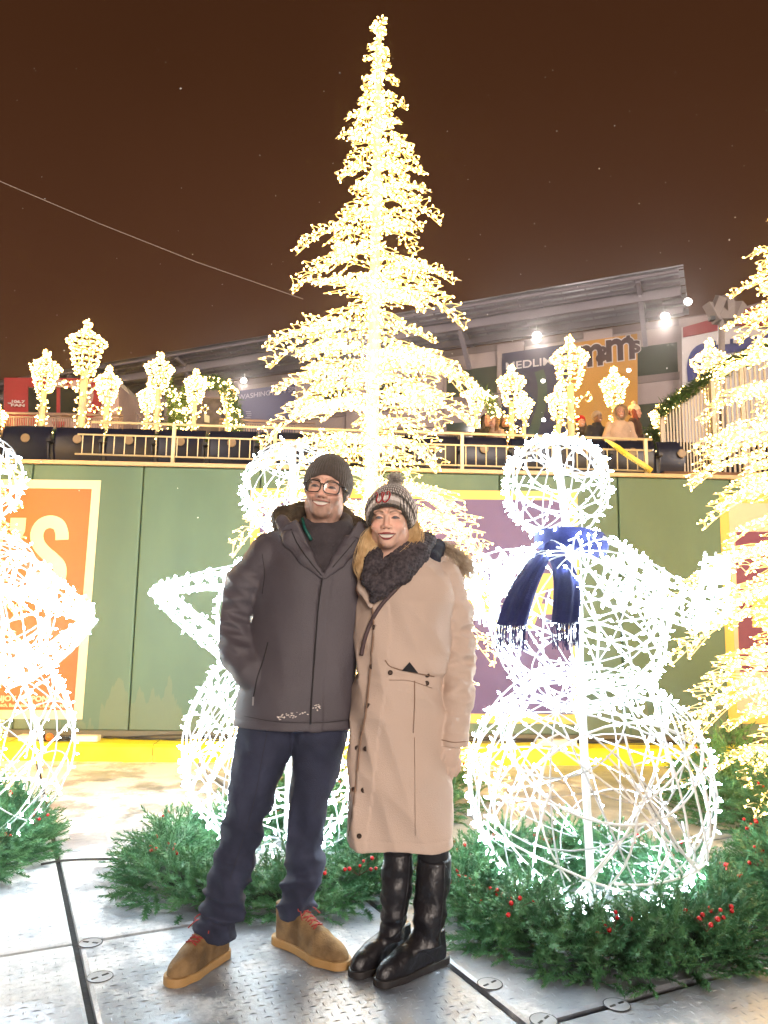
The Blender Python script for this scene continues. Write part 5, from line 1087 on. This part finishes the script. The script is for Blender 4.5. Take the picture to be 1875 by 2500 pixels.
def parka(P):
    z = P[..., 2]; d = s_stack(P, WR, 2.2); low = np.clip((at(0, 1850, YW).z - z) / .4, 0, 1)
    d = d - .004 * wob(P, 13, 41, 5, (1.3, 1, .5)) - .009 * ridge(P, 17, 42, 2, (1.5, 1, .6)) - .005 * ridge(P, 38, 48, 2, (1, .6, 1)) - .0035 * ridge(P, 30, 47, 2, (.5, 1, 1.6)) * np.exp(-((z - at(0, 1690, YW).z) / .12) ** 2)
    waist = np.exp(-((z - at(0, 1632, YW).z) / .012) ** 2); d = d + .003 * waist
    fr = P[..., 1] < YW - .05; px_ = np.interp(z, pkz, pkx); d = d - .006 * fr * (P[..., 0] > px_) - .004 * fr * (np.abs(P[..., 0] - px_ - .03) < .03)
    a = s_chain(P, arm_w, .03); de = np.sqrt(((P - we) ** 2).sum(-1)); a = a - (.0075 * ridge(P, 52, 44, 2, (.5, .5, 1.6)) + .0055 * ridge(P, 95, 45, 2, (.8, .5, 1.3))) * np.clip(1.2 - de / .30, .25, 1)
    cf = np.exp(-((z - wz - .035) / .006) ** 2) + .9 * np.exp(-((z - wz - .10) / .008) ** 2); a = a + .004 * cf; a = np.maximum(a, wz - .012 - z)
    d = np.maximum(d, zhw - z + .004 * np.sin(P[..., 0] * 25)); d = d + .0025 * np.exp(-((z - zhw - .035) / .003) ** 2)
    d = smin(d, a, .007); vt = at(912, 1452, 2.68); cone = np.maximum(-(P[..., 0] - vt.x) - (z - vt.z) * .25, (P[..., 0] - vt.x) - (z - vt.z) * 1.15); return smax(d, -np.maximum(cone, P[..., 1] - 2.80), .008)
m_park = mat('beige_parka_cotton', sRGB(204, 182, 166), .75, var=.05, vscale=4, bump=.3, bscale=320)
sdf_obj('parka', parka, (at(830, 2000, 2.8).x, 2.60, zhw - .02), (at(1175, 1500, 2.85).x, 3.0, at(970, 1335, 2.8).z), .0055, m_park, wom)
m_pseam = mat('brown_seam_edge', sRGB(146, 118, 98), .8); m_snap = mat('dark_brass_snap', (.05, .03, .022), .35, metal=.6)  # seam and edge lines in a darker coat brown
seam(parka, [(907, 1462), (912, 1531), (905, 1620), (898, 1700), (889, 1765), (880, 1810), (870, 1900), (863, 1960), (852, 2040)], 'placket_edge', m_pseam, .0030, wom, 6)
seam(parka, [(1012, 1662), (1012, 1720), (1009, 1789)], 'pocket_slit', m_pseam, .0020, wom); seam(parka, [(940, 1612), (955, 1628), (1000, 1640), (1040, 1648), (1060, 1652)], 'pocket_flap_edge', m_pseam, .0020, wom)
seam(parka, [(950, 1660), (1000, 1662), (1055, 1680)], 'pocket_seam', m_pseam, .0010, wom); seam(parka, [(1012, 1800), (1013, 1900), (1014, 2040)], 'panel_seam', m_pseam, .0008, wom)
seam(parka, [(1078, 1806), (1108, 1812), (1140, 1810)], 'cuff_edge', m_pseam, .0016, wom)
for x, y in ((887, 1452), (936, 1447), (915, 1531), (953, 1642), (1043, 1648), (1042, 1668), (908, 1627), (899, 1723), (893, 1828), (887, 1929), (877, 2041), (872, 1826), (864, 1927)):
    p = surf_pt(parka, x, y)
    if p is None: continue
    q = MB(); q.lathe(p, [(.0085, .001), (.0085, -.001), (.0055, -.003), (.005, -.0018), (0, -.0018)], 12, M=Matrix.Rotation(R_(-90), 3, 'X') @ Matrix.Scale(-1, 3, Vector((0, 0, 1)))); keep(q.build('snap_button', m_snap), wom)
P_ = [surf_pt(parka, x, y, off=.004) for x, y in ((981, 1637), (1000, 1616), (1021, 1643))]; q = MB(); q.prism(P_, (0, -.004, 0)); keep(q.build('glove_corner', mat('black_fabric', (.012, .012, .016), .8)), wom)
# strap, scarf, collar, hood and fur
seam(parka, [(990, 1412), (965, 1440), (930, 1478), (905, 1520), (890, 1562), (882, 1600)], 'bag_strap', mat('plum_grey_strap', sRGB(88, 72, 74), .7), .0075, wom, 6, .004)
m_scarf = mat('charcoal_chunky_knit', sRGB(92, 84, 88), .95, c2=sRGB(52, 48, 54), vscale=70, bump=.8, bscale=160)
def scarf_w(P):
    a = s_chain(P, [(at(1042, 1318, 2.86), .036), (at(1018, 1352, 2.745), .044), (at(975, 1395, 2.67), .046), (at(925, 1432, 2.645), .036), (at(903, 1412, 2.665), .030), (at(912, 1372, 2.70), .030), (at(925, 1330, 2.78), .030)], .012)
    b = s_chain(P, [(at(1030, 1318, 2.84), .034), (at(998, 1345, 2.735), .034), (at(958, 1375, 2.69), .030), (at(925, 1388, 2.69), .024)], .01); d = smin(a, b, .006)
    d = smin(d, s_chain(P, [(at(930, 1440, 2.65), .032), (at(912, 1462, 2.655), .016)], .01), .01)
    return d - .0028 * np.sin(P[..., 0] * 330 + P[..., 2] * 180) * np.sin(P[..., 2] * 330 - P[..., 0] * 160) - .003 * ridge(P, 32, 51)
sdf_obj('scarf', scarf_w, (at(870, 1400, 2.7).x, 2.56, at(900, 1500, 2.7).z), (at(1090, 1400, 2.8).x, 2.92, at(900, 1280, 2.8).z), .0038, m_scarf, wom)
def collar_w(P):
    a = s_chain(P, [(at(1068, 1335, 2.90), .034), (at(1052, 1368, 2.80), .034), (at(1018, 1398, 2.74), .030), (at(985, 1420, 2.70), .018)], .02, (1, 1.3, 1)); return a - .002 * ridge(P, 30, 3)
sdf_obj('collar_lining', collar_w, (at(950, 1400, 2.7).x, 2.64, at(900, 1470, 2.7).z), (at(1120, 1400, 2.8).x, 2.98, at(900, 1290, 2.8).z), .0045, mat('navy_fleece_lining', (.014, .014, .028), .9, bump=.4, bscale=200), wom)
def hood_w(P):
    a = s_chain(P, [(at(1032, 1362, 2.96), .05), (at(1080, 1378, 2.93), .044), (at(1108, 1398, 2.88), .036)], .03); b = s_chain(P, [(at(1080, 1372, 2.84), .020), (at(1048, 1398, 2.765), .020), (at(1010, 1425, 2.715), .014)], .02, (1, 1.4, 1)); c = s_chain(P, [(at(884, 1395, 2.735), .020), (at(890, 1435, 2.70), .022), (at(905, 1478, 2.668), .012)], .015, (1, 1.5, 1)); return np.minimum(smin(a, b, .02), c) - .003 * ridge(P, 26, 13)
sdf_obj('hood', hood_w, (at(850, 1400, 2.7).x, 2.62, at(1000, 1500, 2.9).z), (at(1170, 1400, 2.9).x, 3.06, at(1000, 1300, 2.9).z), .005, m_park, wom)
m_fur = mat('faux_fur', sRGB(250, 238, 218), .9, c2=sRGB(196, 172, 142), vscale=26); rd = random.Random(8)
fp = smooth_path([at(1020, 1330, 2.99), at(1065, 1336, 2.95), at(1100, 1348, 2.91), at(1124, 1370, 2.875), at(1128, 1396, 2.85)], 8)
def fg():
    i = rd.uniform(0, len(fp) - 1.01); p = fp[int(i)].lerp(fp[int(i) + 1], i % 1); d = Vector((rd.gauss(.25, .8), rd.gauss(-.35, .7), rd.gauss(.15, .7))).normalized(); L = rd.uniform(.022, .048); s = Vector((.35, -.1, -.5)); return [p + d * .006, p + d * L * .55, p + (d + s * .45) * L, p + (d + s * .9) * L * 1.15]
strands(wom, 'fur_trim', m_fur, fg, 2300, .0015, .25)
# gloved hand hanging from the sleeve
hb = at(1104, 1822, 2.755); m_glv = mat('beige_glove', sRGB(202, 178, 162), .8, bump=.3, bscale=200)
def hand(P):
    c = V3(hb); q = P - c; L = lambda x, y, z: (x, y, z)
    d = s_chain(q, [(L(0, 0, .03), .030), (L(-.004, -.002, -.012), .031), (L(-.010, -.004, -.045), .030)], .015, (1, 1.25, 1))
    for k, (x, ln, y) in enumerate(((-.036, .060, -.024), (-.015, .070, -.016), (.006, .064, -.006), (.026, .050, .004))):
        a = (x * .9, y * .5, -.050); m_ = (x * .95 - .004, y * .7 - .006, -.050 - ln * .52); e_ = (x * .9 - .012, y + .004, -.050 - ln * .95); d = smin(d, s_chain(q, [(a, .0108), (m_, .0098), (e_, .0085)], .004), .003)
    return smin(d, s_chain(q, [(L(-.026, -.012, -.004), .014), (L(-.044, -.026, -.034), .0125), (L(-.048, -.030, -.066), .0105)], .008), .010)
sdf_obj('glove', hand, tuple(V3(hb) - (.075, .06, .14)), tuple(V3(hb) + (.06, .05, .045)), .003, m_glv, wom)
# legs and tall boots
m_blk = mat('black_boot_leather', (.012, .011, .014), .40, bump=.45, bscale=45); m_legg = mat('black_leggings', (.010, .010, .014), .85)
WL1 = leg_rows([(2030, 938, 1010, 2.82, 1), (2057, 937, 1010, 2.82, 1), (2158, 933, 1004, 2.82, 1.05), (2230, 932, 992, 2.82, 1), (2293, 930, 980, 2.83, .95), (2340, 930, 982, 2.83, 1.0)]); WL2 = leg_rows([(2030, 1020, 1096, 2.80, 1), (2075, 1018, 1100, 2.80, 1), (2120, 1018, 1100, 2.80, 1.05), (2200, 1014, 1092, 2.79, 1.05), (2290, 1008, 1076, 2.79, .95), (2350, 1008, 1076, 2.79, 1)])
sdf_obj('leggings', lambda P: np.minimum(np.maximum(np.minimum(s_stack(P, WL1, 2), s_stack(P, WL2, 2)) + .006, at(0, 2110, 2.8).z - P[..., 2]), 9), (at(920, 2100, 2.8).x, 2.68, .3), (at(1120, 2100, 2.8).x, 2.95, at(0, 2020, 2.8).z), .006, m_legg, wom)
def boots_w(heel, toe, rows, ytop, seed):
    M, L = foot_M(heel, toe); w = .043; Mi = np.array(M.inverted()); zt_ = at(0, ytop, 2.8).z
    sh = lambda P: s_stack(P, rows, 2.0) - .003 * ridge(P, 70, seed + 3, 2, (.7, .6, 1.3)) - .0065 * ridge(P, 42, seed, 2, (.8, .8, 1.5)) * np.clip((.42 - P[..., 2]) / .2, .1, 1) - .001 * wob(P, 60, seed + 1)
    ft = lambda P: (lambda q: boot_upper(q, L, w, .12, .022, .040))(P @ Mi[:3, :3].T + Mi[:3, 3])
    def fn(P): s = np.maximum(np.maximum(sh(P), .09 + PZ - P[..., 2]), P[..., 2] - zt_ - .25 * (P[..., 1] - 2.72)); return smin(s, ft(P), .03)
    c = M @ Vector((L / 2, 0, 0)); xs = [r[1] for r in rows]
    b = sdf_obj('tall_boot', fn, (min(c.x - .17, min(xs) - .08), 2.58, PZ), (max(c.x + .17, max(xs) + .08), 3.0, zt_ + .05), .0045, m_blk, wom)
    so = lambda P: np.maximum(np.maximum(sole_poly(P, L, w, .004), P[..., 2] - .026), .001 - P[..., 2])
    so2 = lambda P: np.minimum(so(P), 9) ; sdf_obj('sole', so2, (-.03, -.07, -.004), (L + .03, .07, .035), .0035, mat('black_rubber_sole', (.02, .017, .017), .6), wom, None, M)
    return fn
f1 = boots_w((.118, 2.93, 0), (-.085, 2.735, 0), WL1, 2078, 61); f2 = boots_w((.245, 2.885, 0), (.0, 2.675, 0), WL2, 2084, 64)
m_zip = mat('dark_zip', (.05, .05, .055), .35, metal=.5)
seam(f2, [(1086, 2095), (1084, 2160), (1078, 2240), (1068, 2300)], 'boot_zip', m_zip, .0018, wom); seam(f2, [(1020, 2092), (1045, 2086), (1075, 2096), (1090, 2118)], 'boot_top_welt', m_zip, .0022, wom); seam(f1, [(1000, 2090), (996, 2160), (984, 2240), (976, 2290)], 'boot_zip', m_zip, .0018, wom)
seam(f2, [(1020, 2318), (1045, 2330), (1060, 2345), (1062, 2375)], 'boot_seam', m_zip, .0010, wom)
# ---- snowman scarf
m_bs = mat('royal_blue_fleece', (.012, .016, .10), .95, bump=.5, bscale=220, var=.15, vscale=14)
scf = empty('scarf', at(1375, 1335, YS), 'royal blue fringed scarf tied round the neck of the right snowman', 'scarf'); nk = at(1395, 1322, YS)
def ssc(P):
    c = V3(nk); q = P - c; q2 = q[..., 2] + .12 * q[..., 0]; r = np.sqrt((q[..., 0] * .95) ** 2 + q[..., 1] ** 2); ring = np.sqrt((r - .125) ** 2 + (q2 * .62) ** 2) - .030
    F = YS - .165
    kn = s_ell(P, at(1345, 1338, F), (.032, .024, .030))
    return smin(ring, kn, .02) - .004 * ridge(P, 38, 3, 3, (1, 1, .5))
sdf_obj('wrap', ssc, (at(1290, 1400, 3.0).x, YS - .25, at(1300, 1400, 3.2).z), (at(1470, 1400, 3.3).x + .05, YS + .15, at(1300, 1290, 3.4).z), .0048, m_bs, scf)
F = YS - .165
def tail(pts, seed):
    cs = smooth_path([(x, y, w) for x, y, w, d in pts], 6); ds = np.interp(np.linspace(0, 1, len(cs)), np.linspace(0, 1, len(pts)), [p[3] for p in pts]); q = MB(); vs = []; M_ = 17; N = len(cs)
    for side in (0, 1):
        for i, c in enumerate(cs):
            for j in range(M_):
                u = -1 + 2 * j / (M_ - 1); p = at(c.x + u * c.z * .5, c.y - abs(u) * 2, F - ds[i]); f = min(1, i / 8)
                amp = .011 * (1.15 - .5 * i / N); p.y += amp * math.sin(u * 5.5 + seed + i * .05) + .006 * math.sin(u * 11 + i * .12) + .05 * u * u * (1 - f) + .012 * u * u + side * .007; vs.append(p)
    n = N * M_
    for i in range(N - 1):
        for j in range(M_ - 1): a_ = i * M_ + j; q.f.append((a_, a_ + M_, a_ + M_ + 1, a_ + 1)); q.f.append((n + a_, n + a_ + 1, n + a_ + M_ + 1, n + a_ + M_))
        for e_ in (0, M_ - 1): a_ = i * M_ + e_; q.f.append((a_, a_ + M_, n + a_ + M_, n + a_))
    for j in range(M_ - 1): a_ = (N - 1) * M_ + j; q.f.append((a_, a_ + 1, n + a_ + 1, n + a_))
    q.v = [tuple(v) for v in vs]; q.m = [0] * len(q.f); keep(q.build('scarf_tail', m_bs, smooth=True), scf)
    q = MB(); rd = random.Random(seed); c = cs[-1]
    for k in range(30):
        u = -1 + 2 * (k + rd.random() * .5) / 30; p = at(c.x + u * c.z * .5, c.y - 1, F - ds[-1] - .001); q.tube([p, p + Vector((rd.gauss(0, .004), rd.gauss(0, .003), -.05)), p + Vector((rd.gauss(0, .008), rd.gauss(0, .005), -.09 * rd.uniform(.8, 1.15)))], .0021, 4)
    keep(q.build('fringe', m_bs, smooth=True), scf)
tail([(1346, 1336, 30, -.02), (1320, 1368, 48, .09), (1292, 1415, 62, .19), (1268, 1470, 72, .27), (1251, 1528, 76, .31)], 1)
tail([(1352, 1342, 30, -.01), (1372, 1375, 50, .10), (1384, 1420, 64, .20), (1385, 1470, 68, .27), (1381, 1522, 70, .31)], 3)
# ================================================================== SPECTATORS ON THE CONCOURSE
YC = 13.8
def spectator(label, x, yt, Y, coat_c, hat=None, hatc=None, hair=None, hood=False, yaw=0, wid=1., arm=0, group='spectators on the concourse', skin_c=(200, 150, 130), skirt=None):
    top = at(x, yt, Y); H = 1.70 if not hood else 1.74; base = Vector((top.x, Y, ZC)); H = max(1.5, min(1.95, top.z - ZC)); root = empty('person', base, label, 'person', group); s = H / 1.72
    Mx = Matrix.Translation(base) @ Matrix.Rotation(R_(yaw), 4, 'Z') @ Matrix.Scale(s, 4)
    HMx = Mx @ Matrix.Translation((0, 0, 1.60)) @ Matrix.Scale(.97, 4)
    def body(P):
        d = head_sdf(P - np.array((0, 0, 1.60)), 1)
        d = smin(d, s_chain(P, [((0, .03, 1.36), .10), ((0, .03, 1.15), .11), ((0, .03, .95), .12)], .03), .03)
        X = np.abs(P[..., 0]); Q = np.stack([X, P[..., 1], P[..., 2]], -1); d = smin(d, s_chain(Q, [((.09, .03, .92), .085), ((.10, .02, .5), .06), ((.10, .04, .08), .045)], .02), .03); d = smin(d, s_cap(Q, (.10, .03, .04), (.10, -.10, .03), .04, .035), .02)
        return smin(d, s_chain(Q, [((.17, .03, 1.38), .05), ((.22, .05, 1.12), .042), ((.17, -.10, .98), .034), ((.13, -.16, 1.0), .030)], .02), .02)
    sdf_obj('body', body, (-.36, -.30, 0), (.36, .25, 1.74), .011, m_skin, root, lambda v: np.where((v[:, 2] < 1.45)[:, None], np.array((.02, .02, .03)), face_paint(v - np.array((0, 0, 1.60)), sRGB(*skin_c), sRGB(160, 80, 75), (.05, .03, .02), 0, fem=1)), Mx, 0)
    mc = mat('coat_%d_%d_%d' % coat_c, sRGB(*coat_c), .8, var=.15, vscale=6, bump=.4, bscale=60)
    def coat(P):
        X = np.abs(P[..., 0]); Q = np.stack([X, P[..., 1], P[..., 2]], -1); d = s_stack(P, [(.62, 0, .03, .22 * wid, .17), (.95, 0, .03, .21 * wid, .16), (1.2, 0, .03, .20 * wid, .15), (1.38, 0, .03, .18 * wid, .12), (1.47, 0, .03, .08, .08)], 2.2); d = np.maximum(d, .60 - P[..., 2])
        a = s_chain(Q, [((.17 * wid, .03, 1.37), .075), ((.24 * wid, .05, 1.12), .068), ((.17, -.11, .99), .055)], .02); d = smin(smin(d, a, .02), s_cap(P, (0, .03, 1.42), (0, .02, 1.46), .085), .02); d = np.maximum(d, P[..., 2] - 1.49); return d - .008 * ridge(P, 18, int(x), 2, (.6, .6, 1.5))
    sdf_obj('coat', coat, (-.42, -.30, .58), (.42, .30, 1.5), .012, mc, root, None, Mx, 0)
    rd = random.Random(int(x))
    if hood:
        def hd(P): q = P - np.array((0, .02, 1.60)); d = s_ell(q, (0, .03, .01), (.125, .14, .145)); d = np.maximum(d, -s_ell(q, (0, -.08, -.005), (.085, .14, .108))); return smin(d, s_cap(q, (0, .04, -.13), (0, .04, -.15), .10), .03)
        sdf_obj('hood', hd, (-.16, -.16, 1.40), (.16, .22, 1.80), .010, mc, root, None, Mx, 0)
        q = MB()
        for _ in range(420):
            a = rd.uniform(0, 6.283); p = Vector((math.cos(a) * .098, -.075 + rd.gauss(0, .012), 1.605 + math.sin(a) * .122)); d = Vector((math.cos(a) + rd.gauss(0, .4), rd.gauss(-.5, .5), math.sin(a) + rd.gauss(0, .4))).normalized(); q.tube([Mx @ p, Mx @ (p + d * .05)], [.004, .001], 3, cap=False)
        keep(q.build('fur_trim', mat('grey_fur', sRGB(160, 140, 120), .95)), root)
    if hat is not None:
        mh = mat('hat_%d_%d_%d' % hatc, sRGB(*hatc), .95, bump=.5, bscale=120, var=.1)
        def ht(P): q = P - np.array((0, 0, 1.60)); d = s_ell(q, (0, .02, .04), (.095, .112, .105)) - knit(q, 30, .002); d = np.maximum(d, (.045 - .7 * np.clip(q[..., 1] + .08, 0, 1)) - q[..., 2]); return np.minimum(d, s_ell(q, (0, .02, .165), (.042, .042, .04))) if hat == 'bobble' else d
        sdf_obj('hat', ht, (-.12, -.12, 1.5), (.12, .16, 1.82), .008, mh, root, None, Mx, 0)
    if hair is not None:
        mhr = mat('hair_%d_%d_%d' % hair, sRGB(*hair), .7, var=.3, vscale=30)
        def hr(P): q = P - np.array((0, 0, 1.60)); d = s_ell(q, (0, .035, .035), (.088, .098, .095)); X = np.abs(q[..., 0]); Q = np.stack([X, q[..., 1], q[..., 2]], -1); d = smin(d, s_chain(Q, [((.07, .02, 0), .035), ((.085, 0, -.10), .04), ((.09, -.02, -.2), .035)], .02), .02); return smax(d, -s_ell(q, (0, -.09, -.02), (.062, .07, .09)), .01) - .004 * ridge(P, 60, 3, 3, (1, 1, .1))
        sdf_obj('hair', hr, (-.15, -.12, 1.34), (.15, .16, 1.75), .008, mhr, root, None, Mx, 0)
    return root
spectator('person in beige winter coat with fur trimmed hood at the railing', 1513, 998, 12.4, (196, 168, 148), hood=True, wid=1.12)
spectator('person in cream bobble hat with long auburn hair, turned sideways behind the fur hood', 1550, 990, 13.2, (60, 28, 22), 'bobble', (214, 186, 160), (120, 44, 20), yaw=70)
spectator('person in red knitted hat left of the grey hat', 1418, 1020, 13.0, (44, 34, 34), 'plain', (172, 20, 24), (60, 36, 24), yaw=5)
spectator('person in light grey knitted hat and dark coat between red hat and fur hood', 1458, 1010, 12.7, (26, 24, 36), 'plain', (150, 134, 126), None, yaw=25, skin_c=(120, 84, 66))
spectator('person with fair hair and pale jacket near the foot of the right garland arch', 1206, 1018, 13.4, (190, 158, 136), None, None, (120, 84, 52), yaw=-60)
spectator('dark coated person at the left of the pale jacket', 1188, 1012, 14.2, (26, 20, 22), None, None, (40, 26, 20), yaw=30)
spectator('dark coated person between pale jacket and lantern post', 1234, 1014, 14.4, (24, 22, 28), None, None, (50, 32, 24), yaw=-10)
spectator('small far person with dark hood under the violet billboard', 1298, 1035, 19.0, (28, 22, 26), 'plain', (50, 32, 34), None)
spectator('small far person with bare head right of the dark hooded one', 1325, 1036, 19.5, (30, 26, 34), None, None, (50, 34, 26), yaw=30)
hz = MB(); hz.box((0, 30, 14), (140, 100, 30)); hm = bpy.data.materials.new('bloom_haze_volume'); hm.use_nodes = True; hn = hm.node_tree; hn.nodes.clear()
ho = hn.nodes.new('ShaderNodeOutputMaterial'); hp = hn.nodes.new('ShaderNodeVolumePrincipled'); hp.inputs['Color'].default_value = (1, .97, .93, 1); hp.inputs['Density'].default_value = .0022; hp.inputs['Anisotropy'].default_value = .92
hn.links.new(hp.outputs[0], ho.inputs['Volume']); h = hz.build('haze', hm); h['kind'] = 'stuff'  # haze volume added to give the bulbs bloom-like halos
